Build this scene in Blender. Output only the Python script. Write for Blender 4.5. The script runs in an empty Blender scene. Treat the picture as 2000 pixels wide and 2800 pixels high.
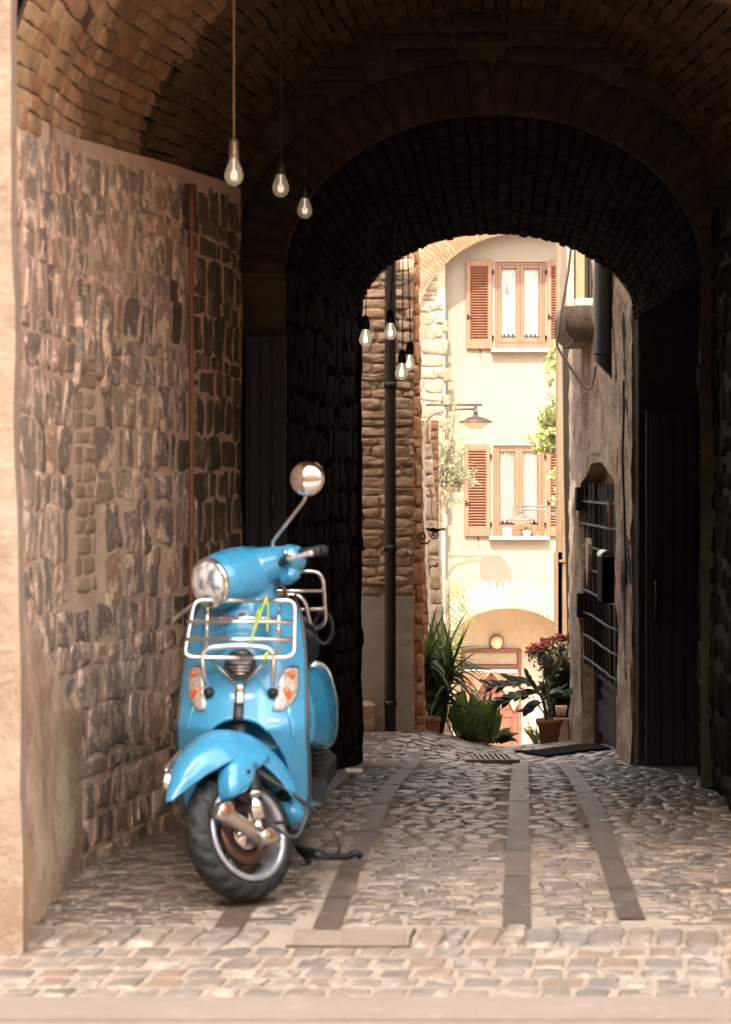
import bpy, math, random
from mathutils import Vector, Matrix, noise
random.seed(7)
PI = math.pi
C = bpy.context.scene.collection
F = 6611.0            # focal length in photo pixels (2000 wide)
CAMZ = 1.39
def P(px, py, D): return Vector(((px-1000)/F*D, D, CAMZ-(py-1300)/F*D))
def XP(px, D): return (px-1000)/F*D
def ZP(py, D): return CAMZ-(py-1300)/F*D
def R(a): return math.radians(a)
def U(a, b): return random.uniform(a, b)
def sstep(a, b, x):
    t = min(1, max(0, (x-a)/(b-a))); return t*t*(3-2*t)
def lerp(a, b, t): return a+(b-a)*t
def N3(x, y=0, z=0): return noise.noise(Vector((x, y, z)))

# ---------------------------------------------------------------- mesh builder
class MB:
    def __init__(s): s.v=[]; s.f=[]; s.mi=[]; s.sm=[]; s.rnd=[]; s.uv=[]; s.m=0; s.r=0.5; s.smooth=True
    def vert(s, p, uv=None):
        s.v.append(tuple(p)); s.rnd.append(s.r); s.uv.append(uv if uv is not None else (p[0], p[1], p[2])); return len(s.v)-1
    def face(s, ids, flat=False):
        s.f.append(tuple(ids)); s.mi.append(s.m); s.sm.append(s.smooth and not flat)
    def quad(s, a, b, c, d, flat=True): s.face([s.vert(a), s.vert(b), s.vert(c), s.vert(d)], flat)
    def poly(s, pts, flat=True): s.face([s.vert(p) for p in pts], flat)
    def grid(s, fn, nu, nv, closed_u=False, closed_v=False, uvfn=None, skip=None):
        ids = []
        for i in range(nu):
            for j in range(nv):
                p = fn(i, j); ids.append(s.vert(p, uvfn(i, j) if uvfn else None))
        for i in range(nu if closed_u else nu-1):
            for j in range(nv if closed_v else nv-1):
                if skip and skip(i, j): continue
                i2 = (i+1) % nu; j2 = (j+1) % nv
                s.face([ids[i*nv+j], ids[i2*nv+j], ids[i2*nv+j2], ids[i*nv+j2]])
        return ids
    def box(s, c, size, M=None, ch=0.0):
        c = Vector(c); hx, hy, hz = size[0]/2, size[1]/2, size[2]/2
        M = M or Matrix.Identity(3)
        if ch <= 0:
            vs = [s.vert(c + M @ Vector((x*hx, y*hy, z*hz))) for x in (-1, 1) for y in (-1, 1) for z in (-1, 1)]
            for q in ((0,1,3,2),(4,6,7,5),(0,4,5,1),(2,3,7,6),(0,2,6,4),(1,5,7,3)): s.face([vs[k] for k in q], True)
            return
        ch = min(ch, hx*.9, hy*.9, hz*.9)
        idx = {}
        for x in (-1, 1):
            for y in (-1, 1):
                for z in (-1, 1):
                    for ax in range(3):
                        p = [x*(hx-ch), y*(hy-ch), z*(hz-ch)]
                        p[ax] = (x, y, z)[ax]*(hx, hy, hz)[ax]
                        idx[(x, y, z, ax)] = s.vert(c + M @ Vector(p))
        def q(*k): s.face([idx[a] for a in k], True)
        for sgn in (-1, 1):
            q((sgn,-1,-1,0),(sgn,1,-1,0),(sgn,1,1,0),(sgn,-1,1,0))
            q((-1,sgn,-1,1),(1,sgn,-1,1),(1,sgn,1,1),(-1,sgn,1,1))
            q((-1,-1,sgn,2),(1,-1,sgn,2),(1,1,sgn,2),(-1,1,sgn,2))
        for a in (-1, 1):
            for b in (-1, 1):
                q((a,b,-1,0),(a,b,1,0),(a,b,1,1),(a,b,-1,1))
                q((a,-1,b,0),(a,1,b,0),(a,1,b,2),(a,-1,b,2))
                q((-1,a,b,1),(1,a,b,1),(1,a,b,2),(-1,a,b,2))
                for d in (-1, 1): s.face([idx[(a,b,d,0)], idx[(a,b,d,1)], idx[(a,b,d,2)]], True)
    def tube(s, pts, r, n=10, closed=False, caps=True, flat=(1, 1)):
        pts = [Vector(p) for p in pts]; k = len(pts)
        rr = r if isinstance(r, (list, tuple)) else [r]*k
        T = []
        for i in range(k):
            a = pts[(i-1) % k] if closed or i > 0 else pts[i]
            b = pts[(i+1) % k] if closed or i < k-1 else pts[i]
            d = (b-a); T.append(d.normalized() if d.length > 1e-9 else Vector((0, 0, 1)))
        up = Vector((0, 0, 1)) if abs(T[0].z) < .9 else Vector((1, 0, 0))
        nrm = (up - T[0]*up.dot(T[0])).normalized()
        rings = []; L = 0
        for i in range(k):
            if i > 0:
                L += (pts[i]-pts[i-1]).length
                nrm = (nrm - T[i]*nrm.dot(T[i]))
                nrm = nrm.normalized() if nrm.length > 1e-6 else T[i].orthogonal().normalized()
            bn = T[i].cross(nrm)
            rings.append([s.vert(pts[i] + (nrm*math.cos(2*PI*j/n)*flat[0] + bn*math.sin(2*PI*j/n)*flat[1])*rr[i], (j/n, L, 0)) for j in range(n)])
        for i in range(k if closed else k-1):
            A, B = rings[i], rings[(i+1) % k]
            for j in range(n): s.face([A[j], A[(j+1) % n], B[(j+1) % n], B[j]])
        if caps and not closed:
            s.face(rings[0][::-1], True); s.face(rings[-1], True)
    def lathe(s, prof, M=None, n=32, closed=False, a0=0, a1=2*PI):
        # prof: list of (radius, axial); axis = local z of M (4x4)
        M = M or Matrix.Identity(4); full = abs(a1-a0-2*PI) < 1e-6
        rings = []
        cnt = n if full else n+1
        for k in range(cnt):
            a = a0+(a1-a0)*k/n
            rings.append([s.vert(M @ Vector((r*math.cos(a), r*math.sin(a), z)), (k/n, r, z)) for r, z in prof])
        m = len(prof)
        for k in range(n):
            A = rings[k]; B = rings[(k+1) % cnt]
            for i in range(m if closed else m-1):
                j = (i+1) % m
                s.face([A[i], B[i], B[j], A[j]])
    def ell(s, c, rad, M=None, nu=20, nv=12):
        c = Vector(c); M = M or Matrix.Identity(3)
        def fn(i, j):
            th = PI*(j+.0)/(nv-1); ph = 2*PI*i/nu
            th = min(max(th, .02), PI-.02)
            return c + M @ Vector((rad[0]*math.sin(th)*math.cos(ph), rad[1]*math.sin(th)*math.sin(ph), rad[2]*math.cos(th)))
        ids = s.grid(fn, nu, nv, closed_u=True)
        s.face([ids[i*nv] for i in range(nu)][::-1]); s.face([ids[i*nv+nv-1] for i in range(nu)])
    def blade(s, base, d, up, L, w, droop=.3, n=7, fold=.25, tip=.0, twist=0):
        base = Vector(base); d = Vector(d).normalized(); up = Vector(up)
        p = base.copy(); cur = d.copy(); rows = []
        side = cur.cross(up)
        side = side.normalized() if side.length > 1e-5 else cur.orthogonal().normalized()
        if twist: side = Matrix.Rotation(twist, 3, d) @ side
        for i in range(n):
            t = i/(n-1)
            ww = w*(math.sin(PI*min(1, (t*.86+.14)))**.8 if tip == 0 else (1-t)**tip*(.55+.45*min(1, t*6)))
            nn = side.cross(cur).normalized()
            rows.append([s.vert(p+side*ww/2+nn*ww*fold, (0, t, 0)), s.vert(p, (.5, t, 0)), s.vert(p-side*ww/2+nn*ww*fold, (1, t, 0))])
            p = p+cur*(L/(n-1))
            cur = (cur+Vector((0, 0, -1))*droop/(n-1)*(.4+1.6*t)).normalized()
        for a, b in zip(rows, rows[1:]):
            s.face([a[0], a[1], b[1], b[0]]); s.face([a[1], a[2], b[2], b[1]])
    def build(s, name, mats, parent=None, world=True, bevel=0, solid=0, sub=0, **props):
        me = bpy.data.meshes.new(name)
        off = Vector((0, 0, 0))
        if parent is not None and world:
            r = parent
            while r.parent is not None: r = r.parent
            off = r.location
        vs = [(x-off[0], y-off[1], z-off[2]) for x, y, z in s.v] if off.length > 0 else s.v
        me.from_pydata(vs, [], s.f)
        for m in (mats if isinstance(mats, (list, tuple)) else [mats]): me.materials.append(m)
        me.polygons.foreach_set('material_index', s.mi); me.polygons.foreach_set('use_smooth', s.sm)
        a = me.attributes.new('rnd', 'FLOAT', 'POINT'); a.data.foreach_set('value', s.rnd)
        a = me.attributes.new('uvm', 'FLOAT_VECTOR', 'POINT'); a.data.foreach_set('vector', [c for q in s.uv for c in q])
        me.update()
        o = bpy.data.objects.new(name, me); C.objects.link(o)
        if parent is not None: o.parent = parent
        if bevel:
            b = o.modifiers.new('b', 'BEVEL'); b.width = bevel; b.segments = 2; b.limit_method = 'ANGLE'
        if solid:
            b = o.modifiers.new('s', 'SOLIDIFY'); b.thickness = solid; b.offset = -1
        if sub:
            b = o.modifiers.new('u', 'SUBSURF'); b.levels = sub; b.render_levels = sub
        for k, v in props.items(): o[k] = v
        return o

def thing(name, label, cat, loc=(0, 0, 0), rz=0, group=None):
    o = bpy.data.objects.new(name, None); C.objects.link(o)
    o.location = loc; o.rotation_euler = (0, 0, rz); o['label'] = label; o['category'] = cat
    o.empty_display_size = .1
    if group: o['group'] = group
    return o
def tag(o, label, cat, group=None):
    o['label'] = label; o['category'] = cat
    if group: o['group'] = group
    return o
def fuse(mb, voxel, it=8, fac=.5):
    """join overlapping closed shapes into one smooth skin"""
    me = bpy.data.meshes.new('tmp'); me.from_pydata(mb.v, [], mb.f); me.update()
    o = bpy.data.objects.new('tmp', me); C.objects.link(o)
    r = o.modifiers.new('r', 'REMESH'); r.mode = 'VOXEL'; r.voxel_size = voxel
    q = o.modifiers.new('s', 'SMOOTH'); q.iterations = it; q.factor = fac
    dg = bpy.context.evaluated_depsgraph_get(); dg.update()
    m2 = bpy.data.meshes.new_from_object(o.evaluated_get(dg))
    out = MB()
    for v in m2.vertices: out.vert(v.co)
    for p in m2.polygons: out.face(list(p.vertices))
    bpy.data.objects.remove(o); bpy.data.meshes.remove(me); bpy.data.meshes.remove(m2)
    return out
def fillet(pts, r, n=5):
    pts = [Vector(p) for p in pts]; out = [pts[0]]
    for i in range(1, len(pts)-1):
        a, b, c = pts[i-1], pts[i], pts[i+1]
        d1 = (a-b); d2 = (c-b); l = min(r, d1.length*.49, d2.length*.49)
        p1 = b+d1.normalized()*l; p2 = b+d2.normalized()*l
        for k in range(n+1):
            t = k/n; out.append(p1*(1-t)**2+b*2*t*(1-t)+p2*t*t)
    out.append(pts[-1]); return out
def spline(pts, n=6):
    pts = [Vector(p) for p in pts]; q = [pts[0]*2-pts[1]]+pts+[pts[-1]*2-pts[-2]]; out = []
    for i in range(1, len(q)-2):
        for k in range(n):
            t = k/n; a, b, c, d = q[i-1], q[i], q[i+1], q[i+2]
            out.append(.5*((2*b)+(c-a)*t+(2*a-5*b+4*c-d)*t*t+(3*b-a-3*c+d)*t**3))
    out.append(pts[-1]); return out

# ---------------------------------------------------------------- stones laid on a curved sheet
def outline(u0, u1, v0, v1, jit, soft=.25, it=1):
    um, vm = (u0+u1)/2, (v0+v1)/2; w, h = u1-u0, v1-v0; j = jit*min(w, h)
    p = [(u0, v0), (um, v0), (u1, v0), (u1, vm), (u1, v1), (um, v1), (u0, v1), (u0, vm)]
    p = [(a+U(-j, j), b+U(-j, j)) for a, b in p]
    for _ in range(it):
        q = []
        for i in range(len(p)):
            a, b = p[i], p[(i+1) % len(p)]
            q.append((a[0]+(b[0]-a[0])*soft, a[1]+(b[1]-a[1])*soft)); q.append((a[0]+(b[0]-a[0])*(1-soft), a[1]+(b[1]-a[1])*(1-soft)))
        p = q
    return p
def stone(mb, ol, mapf, h, dome=.25, base=-.012, edge=.86, rough=.15):
    n = len(ol); cu = sum(a for a, b in ol)/n; cv = sum(b for a, b in ol)/n
    mb.r = random.random(); s0 = U(0, 99)
    tu, tv = U(-.25, .25)*h, U(-.25, .25)*h
    rings = []
    sz = max(max(abs(a-cu) for a, b in ol), 1e-4); sv = max(max(abs(b-cv) for a, b in ol), 1e-4)
    for sc, hh in ((1.0, base), (1.0, h*.5), (edge, h), (edge*.5, h*(1+dome))):
        r = []
        for a, b in ol:
            u = cu+(a-cu)*sc; v = cv+(b-cv)*sc
            x = hh + (N3(u*17+s0, v*17, s0)*rough*h if hh > 0 else 0) + ((a-cu)/sz*tu+(b-cv)/sv*tv if hh > 0 else 0)
            r.append(mb.vert(mapf(u, v, x), (u, v, s0)))
        rings.append(r)
    for A, B in zip(rings, rings[1:]):
        for i in range(n): mb.face([A[i], A[(i+1) % n], B[(i+1) % n], B[i]])
    c = mb.vert(mapf(cu, cv, h*(1+dome)), (cu, cv, s0))
    for i in range(n): mb.face([rings[-1][i], rings[-1][(i+1) % n], c])
def courses(mb, u0, u1, v0, v1, hr, wr, mapf, joint, H, jit=.12, wav=.02, keep=None, dome=.25, it=1, soft=.25, edge=.86, rough=.15, bond=True, jv=None):
    v = v0; k = 0
    while v < v1-.3*hr[0]:
        h = U(*hr); u = u0-U(0, wr[1]) if bond else u0
        while u < u1:
            w = U(*wr); a0, a1 = max(u, u0), min(u+w, u1); u += w
            if a1-a0 < .3*wr[0]: continue
            b0, b1 = v, min(v+h, v1+.0)
            um = (a0+a1)/2
            d = N3(um*1.1, v*1.3, 3.3)*wav
            if keep and not keep(um, (b0+b1)/2): continue
            j = joint*U(.6, 1.4)/2; k2 = j if jv is None else jv*U(.5, 1.5)/2
            if a1-a0 < 2.5*j or b1-b0 < 2.5*k2: continue
            stone(mb, outline(a0+j, a1-j, b0+k2+d, b1-k2+d, jit, soft, it), mapf, H*U(.6, 1.3), dome, edge=edge, rough=rough)
        v += h; k += 1

# ---------------------------------------------------------------- materials
class NT:
    def __init__(s, name):
        s.m = bpy.data.materials.new(name); s.m.use_nodes = True; s.t = s.m.node_tree
        for n in list(s.t.nodes): s.t.nodes.remove(n)
        s.out = s.t.nodes.new('ShaderNodeOutputMaterial'); s.b = s.t.nodes.new('ShaderNodeBsdfPrincipled')
        s.t.links.new(s.b.outputs[0], s.out.inputs[0])
    def S(s, sock, v):
        if hasattr(v, 'is_linked') or isinstance(v, bpy.types.NodeSocket): s.t.links.new(v, sock)
        elif isinstance(v, (list, tuple)) and len(v) == 3 and sock.type == 'RGBA': sock.default_value = (*v, 1)
        else: sock.default_value = v
    def n(s, typ, props=None, **ins):
        q = s.t.nodes.new(typ)
        for k, v in (props or {}).items(): setattr(q, k, v)
        for k, v in ins.items(): s.S(q.inputs[k.replace('_', ' ')], v)
        return q
    def attr(s, name): return s.n('ShaderNodeAttribute', {'attribute_name': name})
    def uv(s, sc=(1, 1, 1), obj=False):
        src = s.n('ShaderNodeTexCoord').outputs['Object'] if obj else s.attr('uvm').outputs['Vector']
        return s.n('ShaderNodeMapping', Vector=src, Scale=sc).outputs[0]
    def noise(s, vec, scale, detail=4, rough=.55, dist=0): return s.n('ShaderNodeTexNoise', Vector=vec, Scale=scale, Detail=detail, Roughness=rough, Distortion=dist).outputs['Fac']
    def ramp(s, fac, stops, mode='LINEAR'):
        q = s.n('ShaderNodeValToRGB', Fac=fac); e = q.color_ramp.elements; q.color_ramp.interpolation = mode
        while len(e) < len(stops): e.new(.5)
        for a, (p, c) in zip(e, stops):
            a.position = p; a.color = (*c, 1) if isinstance(c, (list, tuple)) else (c, c, c, 1)
        return q.outputs[0]
    def mix(s, fac, a, b, mode='MIX'):
        q = s.n('ShaderNodeMix', {'data_type': 'RGBA', 'blend_type': mode}); s.S(q.inputs[0], fac); s.S(q.inputs[6], a); s.S(q.inputs[7], b); return q.outputs[2]
    def math(s, op, a, b=0.0):
        q = s.n('ShaderNodeMath', {'operation': op}); s.S(q.inputs[0], a); s.S(q.inputs[1], b); return q.outputs[0]
    def bump(s, h, st=.5, dist=.02, normal=None):
        q = s.n('ShaderNodeBump', Strength=st, Distance=dist, Height=h)
        if normal is not None: s.S(q.inputs['Normal'], normal)
        return q.outputs[0]
    def p(s, **kw):
        for k, v in kw.items(): s.S(s.b.inputs[k.replace('_', ' ')], v)
        return s.m

def M_simple(name, col, rough=.5, metal=0, coat=0, var=.12, ns=8, spec=.5, bmp=0):
    t = NT(name); v = t.uv(obj=True); n = t.noise(v, ns, 5)
    dark = tuple(c*(1-var*1.6) for c in col); lite = tuple(min(1, c*(1+var)) for c in col)
    c = t.ramp(n, [(.3, dark), (.7, lite)])
    t.p(Base_Color=c, Roughness=t.math('ADD', t.math('MULTIPLY', n, .25), rough-.12) if rough > .15 else rough, Metallic=metal, Coat_Weight=coat, Coat_Roughness=.06, Specular_IOR_Level=spec)
    if bmp: t.p(Normal=t.bump(t.noise(v, ns*6, 6), bmp, .01))
    return t.m
def M_stone(name, cols, mortar, smear=.0, nscale=9, rough=.8, bmp=.6, soot=None, spec=.3, sm_scale=5):
    t = NT(name); v = t.uv(); r = t.attr('rnd').outputs['Fac']
    k = len(cols); base = t.ramp(r, [((i+.5)/k, c) for i, c in enumerate(cols)])
    n1 = t.noise(v, nscale, 6, .65); n2 = t.noise(v, nscale*4.5, 6, .7); n3 = t.noise(v, nscale*.35, 3)
    c = t.mix(t.ramp(n1, [(.35, 0), (.75, .6)]), base, t.mix(1, base, (.45, .42, .4), 'MULTIPLY'))
    c = t.mix(t.ramp(n2, [(.5, 0), (.68, .55)]), c, t.mix(.6, c, mortar))
    if smear > 0:
        sm = t.noise(v, sm_scale, 7, .72, .6)
        c = t.mix(t.ramp(sm, [(.62-smear*.3, 0), (.7-smear*.3, .92)]), c, mortar)
    if soot:
        c = t.mix(t.ramp(n3, [(.45, 0), (.7, .8)]), c, soot)
    h = t.math('ADD', t.math('MULTIPLY', n1, .6), t.math('MULTIPLY', n2, .4))
    return t.p(Base_Color=c, Roughness=t.ramp(n2, [(.3, rough-.1), (.7, min(1, rough+.1))]), Specular_IOR_Level=spec, Normal=t.bump(h, bmp, .02))
def M_plaster(name, col, dark, lite, scale=2.2, bmp=.4, rough=.85, blot=.5, fine=60, streak=0):
    t = NT(name); v = t.uv(); n1 = t.noise(v, scale, 8, .68, .4); n2 = t.noise(v, scale*7, 6, .7); n3 = t.noise(v, fine, 4, .6)
    c = t.mix(t.ramp(n1, [(.42, 0), (.42+blot*.5, 1)]), col, dark)
    c = t.mix(t.ramp(n2, [(.52, 0), (.72, .8)]), c, lite)
    if streak:
        s = t.noise(t.uv((6, 6, .5)), 1.6, 6, .65); c = t.mix(t.ramp(s, [(.5, 0), (.7, streak)]), c, dark)
    c = t.mix(t.ramp(n3, [(.55, 0), (.75, .35)]), c, dark)
    return t.p(Base_Color=c, Roughness=rough, Specular_IOR_Level=.25, Normal=t.bump(t.math('ADD', t.math('MULTIPLY', n2, .7), t.math('MULTIPLY', n3, .3)), bmp, .02))
def M_wood(name, col, dark, sc=(30, 30, 2), rough=.5, bmp=.2):
    t = NT(name); v = t.uv(sc, obj=True); n = t.noise(v, 1, 6, .6, .8); n2 = t.noise(t.uv(obj=True), 3, 4)
    c = t.ramp(n, [(.3, dark), (.65, col)]); c = t.mix(t.math('MULTIPLY', n2, .35), c, dark)
    return t.p(Base_Color=c, Roughness=rough, Normal=t.bump(n, bmp, .004))
def M_leaf(name, c1, c2, trans=.35, rough=.45):
    t = NT(name); r = t.attr('rnd').outputs['Fac']; u = t.uv(); nz = t.noise(u, 3, 3)
    c = t.ramp(t.math('ADD', t.math('MULTIPLY', r, .75), t.math('MULTIPLY', nz, .25)), [(.15, c1), (.85, c2)])
    t.p(Base_Color=c, Roughness=rough, Specular_IOR_Level=.4)
    tr = t.n('ShaderNodeBsdfTranslucent', Color=t.mix(.4, c, (.35, .45, .06)))
    mx = t.n('ShaderNodeMixShader', Fac=trans); t.t.links.new(t.b.outputs[0], mx.inputs[1]); t.t.links.new(tr.outputs[0], mx.inputs[2])
    t.t.links.new(mx.outputs[0], t.out.inputs[0]); return t.m
def M_glass(name, tint=(.9, .95, .95), refl=.12, rough=.02):
    t = NT(name); tr = t.n('ShaderNodeBsdfTransparent', Color=tint); gl = t.n('ShaderNodeBsdfGlossy', Color=(1, 1, 1), Roughness=rough)
    lw = t.n('ShaderNodeLayerWeight', Blend=.35); f = t.math('ADD', t.math('MULTIPLY', lw.outputs['Fresnel'], .9), refl)
    mx = t.n('ShaderNodeMixShader', Fac=f); t.t.links.new(tr.outputs[0], mx.inputs[1]); t.t.links.new(gl.outputs[0], mx.inputs[2])
    t.t.links.new(mx.outputs[0], t.out.inputs[0]); return t.m
# ================================================================ materials
m_mortar = M_plaster('buff_mortar', (0.713, 0.526, 0.404), (0.454, 0.315, 0.237), (0.821, 0.632, 0.508), 3, .6, .9, .7, 45)
m_rubble = M_stone('rubble_stone', [(0.264, 0.203, 0.170), (0.372, 0.287, 0.239), (0.203, 0.168, 0.152), (0.450, 0.333, 0.254), (0.311, 0.264, 0.240), (0.480, 0.311, 0.221)], (0.931, 0.698, 0.533), .40, 12, .88, .45, sm_scale=8)
m_vbrick = M_stone('vault_brick', [(0.520, 0.328, 0.186), (0.610, 0.418, 0.249), (0.452, 0.282, 0.164), (0.644, 0.441, 0.271), (0.542, 0.271, 0.153), (0.565, 0.373, 0.215)], (0.621, 0.441, 0.282), .35, 8, .85, .4, soot=(0.147, 0.096, 0.056))
m_vjoint = M_simple('dark_joint', (.10, .07, .045), .95, ns=20)
m_inner = M_stone('inner_stone', [(.026, .018, .012), (.036, .025, .016), (.022, .016, .012), (.044, .028, .017)], (.05, .034, .021), .3, 9, .75, .5, spec=.2)  # arch stone darkened so the cross wall sinks into shade
m_soot = M_stone('shade_stone', [(.012, .0085, .006), (.017, .012, .008), (.010, .0075, .0055), (.021, .0135, .0085)], (.024, .017, .011), .3, 9, .95, .5, spec=.03)  # near-black tone stands in for shade deep in the passage
m_shadej = M_simple('shade_joint', (.006, .0045, .003), .98, ns=20, spec=.0)  # joints blackened along with it, shade in the colour
m_cream = M_plaster('bounce_plaster', (.66, .53, .41), (.48, .34, .23), (.72, .60, .48), 1.6, .35, .9, .8)
m_plgrey = M_plaster('grey_plaster', (.45, .335, .24), (.18, .125, .085), (.60, .465, .345), 3.4, 1.0, .9, .45, 40, .75)
m_joint_pale = M_plaster('pale_joint', (0.404, 0.325, 0.264), (0.291, 0.219, 0.172), (0.484, 0.402, 0.329), 4, .7, .9, .8, 60)
m_cob = M_stone('cobble_stone', [(0.111, 0.085, 0.066), (0.162, 0.121, 0.095), (0.213, 0.160, 0.127), (0.134, 0.107, 0.092), (0.185, 0.125, 0.083)], (0.390, 0.299, 0.239), .34, 14, .36, .35, spec=.6)
m_sett = M_stone('sett_stone', [(.24, .195, .165), (.30, .235, .195), (.18, .15, .132), (.265, .20, .155), (.335, .27, .225), (.215, .185, .17), (.29, .205, .15)], (.45, .375, .315), .34, 12, .6, .45, spec=.4)
m_strip = M_stone('flag_strip', [(0.123, 0.082, 0.060), (0.143, 0.095, 0.070), (0.106, 0.074, 0.056)], (0.234, 0.159, 0.108), .2, 10, .5, .3, spec=.5)
m_road = M_plaster('worn_paving', (0.295, 0.229, 0.191), (0.233, 0.173, 0.144), (0.351, 0.284, 0.245), 1.4, .3, .7, .9, 70)
m_dark = M_simple('dark_wood', (.018, .012, .009), .5, ns=5)
m_iron = M_simple('black_iron', (.006, .006, .006), .85, 0, spec=.12)

# ================================================================ ground shape
GP = [(-60, 0), (-10, 0), (6, 0), (7.9, 0), (10, -.03), (11.5, -.1), (13.2, -.23), (14.5, -.354), (17, -.56), (19, -.74), (20.5, -.92), (24, -1.40), (30, -2.2), (44, -3.9), (90, -9)]
def gz0(y):
    for (a, b), (c, d) in zip(GP, GP[1:]):
        if y <= c:
            t = (y-a)/(c-a)
            return b+(d-b)*t
    return GP[-1][1]
def gz(x, y):
    z = (gz0(y-.6)+2*gz0(y)+gz0(y+.6))/4
    if 14.2 < y < 24: z += .16*sstep(.95, .15, x-(y-16)*.05)*sstep(14.3, 15.6, y) + .05*sstep(1.1, 1.6, x)*sstep(14.5, 15.2, y)
    return z
YAW = .056
ys = [-60, -30, -14, -6, 0, 4]+[6+.25*i for i in range(60)]+[21+1*i for i in range(25)]+[50, 60, 90]
xs = [-60, -30, -12, -5, -2.5]+[-1.6+.16*i for i in range(30)]+[4, 6, 12, 30, 60]
g = MB(); g.grid(lambda i, j: (xs[i], ys[j], gz(xs[i], ys[j])-.001), len(xs), len(ys))
g.build('ground', m_joint_pale, kind='structure')

def strip_x(k, y): return (-.42, -.118, .462, .822)[k]+(y-7.4)*(YAW, YAW, .066, .052)[k]
SW = (.045, .042, .045, .043)
# cobbles inside the passage and up to the crest
g = MB()
def cmap(u, v, h): x = u+(v-7.4)*YAW; return (x, v, gz(x, v)+h)
def ckeep(u, v):
    x = u+(v-7.4)*YAW
    if v < 14.6 and any(abs(x-strip_x(k, v)) < SW[k]+.02 for k in range(4)): return False
    if 14.75 < v < 15.55 and .60 < x < .97: return False
    return True
courses(g, -1.15, 1.75, 7.46, 9.6, (.05, .085), (.06, .15), cmap, .018, .0045, .18, .015, ckeep, .12, it=1, rough=.8)
g.m = 1
courses(g, -1.0, 1.7, 9.6, 14.6, (.055, .10), (.06, .14), cmap, .016, .0052, .2, .02, ckeep, .15, it=0, rough=1.1)
g.m = 0
courses(g, -1.0, 1.6, 14.6, 21.5, (.09, .15), (.08, .18), cmap, .03, .006, .2, .04, ckeep, .25, it=0, rough=.5)
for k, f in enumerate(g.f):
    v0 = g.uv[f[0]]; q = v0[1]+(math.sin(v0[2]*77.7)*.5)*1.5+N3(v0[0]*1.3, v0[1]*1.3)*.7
    if 8.3 < v0[1] < 14.6: g.mi[k] = 1 if q > 10.6 else 0  # deeper cobbles: polished dark stone, darkened further in place of shade
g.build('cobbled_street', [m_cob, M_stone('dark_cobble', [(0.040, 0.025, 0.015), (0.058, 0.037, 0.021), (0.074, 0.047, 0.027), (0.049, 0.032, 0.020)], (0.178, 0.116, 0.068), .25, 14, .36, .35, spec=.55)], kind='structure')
for y0, h, col in ((9.15, .0012, 'mid'), (11.4, .0024, 'deep')):  # ragged darker joint sheets, painted shade further into the passage
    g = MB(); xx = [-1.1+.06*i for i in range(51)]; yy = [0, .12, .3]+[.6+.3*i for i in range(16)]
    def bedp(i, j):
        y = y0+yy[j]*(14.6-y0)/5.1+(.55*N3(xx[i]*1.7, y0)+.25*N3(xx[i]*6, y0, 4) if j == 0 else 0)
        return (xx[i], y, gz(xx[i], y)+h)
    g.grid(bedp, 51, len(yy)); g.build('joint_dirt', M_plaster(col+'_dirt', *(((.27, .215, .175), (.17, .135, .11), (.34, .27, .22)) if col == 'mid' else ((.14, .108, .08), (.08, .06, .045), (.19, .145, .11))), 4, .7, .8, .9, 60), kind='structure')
pass
g = MB(); g.grid(lambda i, j: (-2+.8*i, 25+1.1*j, gz(-2+.8*i, 25+1.1*j)+.01), 9, 20); g.build('bounce_paving', M_plaster('bounce_pave', (.62, .50, .37), (.5, .4, .28), (.68, .57, .44), 2, .4), kind='structure')  # hidden pale sheet added to bounce sunlight into the door niche
# smooth flag strips (wheel tracks)
g = MB()
for k in range(4):
    y = (7.33, 7.36, 7.40, 7.55)[k]
    while y < 14.5:
        L = U(.42, .8); j = .006; n = 5; g.r = random.random(); dz = U(0, .003)
        pts = [y+j+(L-2*j)*i/(n-1) for i in range(n)]
        a = [g.vert((strip_x(k, q)-SW[k]+N3(q*3, k)*.006, q, gz(strip_x(k, q), q)+.005+dz), (0, q, k)) for q in pts]
        b = [g.vert((strip_x(k, q)+SW[k]+N3(q*3, k+9)*.006, q, gz(strip_x(k, q), q)+.005+dz), (.1, q, k)) for q in pts]
        for i in range(n-1): g.face([a[i], b[i], b[i+1], a[i+1]])
        y += L
g.build('paving_strips', m_strip, kind='structure')
# border row and the larger setts before the arch
g = MB()
def smap(u, v, h): x = u+(v-6.5)*.15; return (x, v, gz(x, v)+h)
def bkeep(u, v): return not (-.27 < u+(v-6.5)*.15 < .17 and v > 7.1)
u = -3.2
while u < 3.2:
    w = U(.065, .11)
    if not (-.26-w < u+.12 < .14): stone(g, outline(u+.006, u+w-.006, 7.13+U(-.01, .01), 7.40+U(-.02, .02), .08), smap, .012, .12, rough=.4)
    u += w
courses(g, -3.4, 3.4, 6.42, 7.11, (.12, .17), (.09, .125), smap, .020, .0045, .07, .008, None, .06, rough=.9, soft=.16)
g.build('sett_paving', m_sett, kind='structure')
g = MB()
for y0, y1 in ((-12, -3), (-3, 5.6), (5.607, 6.12), (6.128, 6.40)):
    xx = [-40, -8, -3, 0, 3, 8, 40]
    a = [g.vert((x, y0, .010)) for x in xx]; b = [g.vert((x, y1, .010)) for x in xx]
    for i in range(len(xx)-1): g.face([a[i], a[i+1], b[i+1], b[i]])
g.build('street_paving', m_road, kind='structure')

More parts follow.
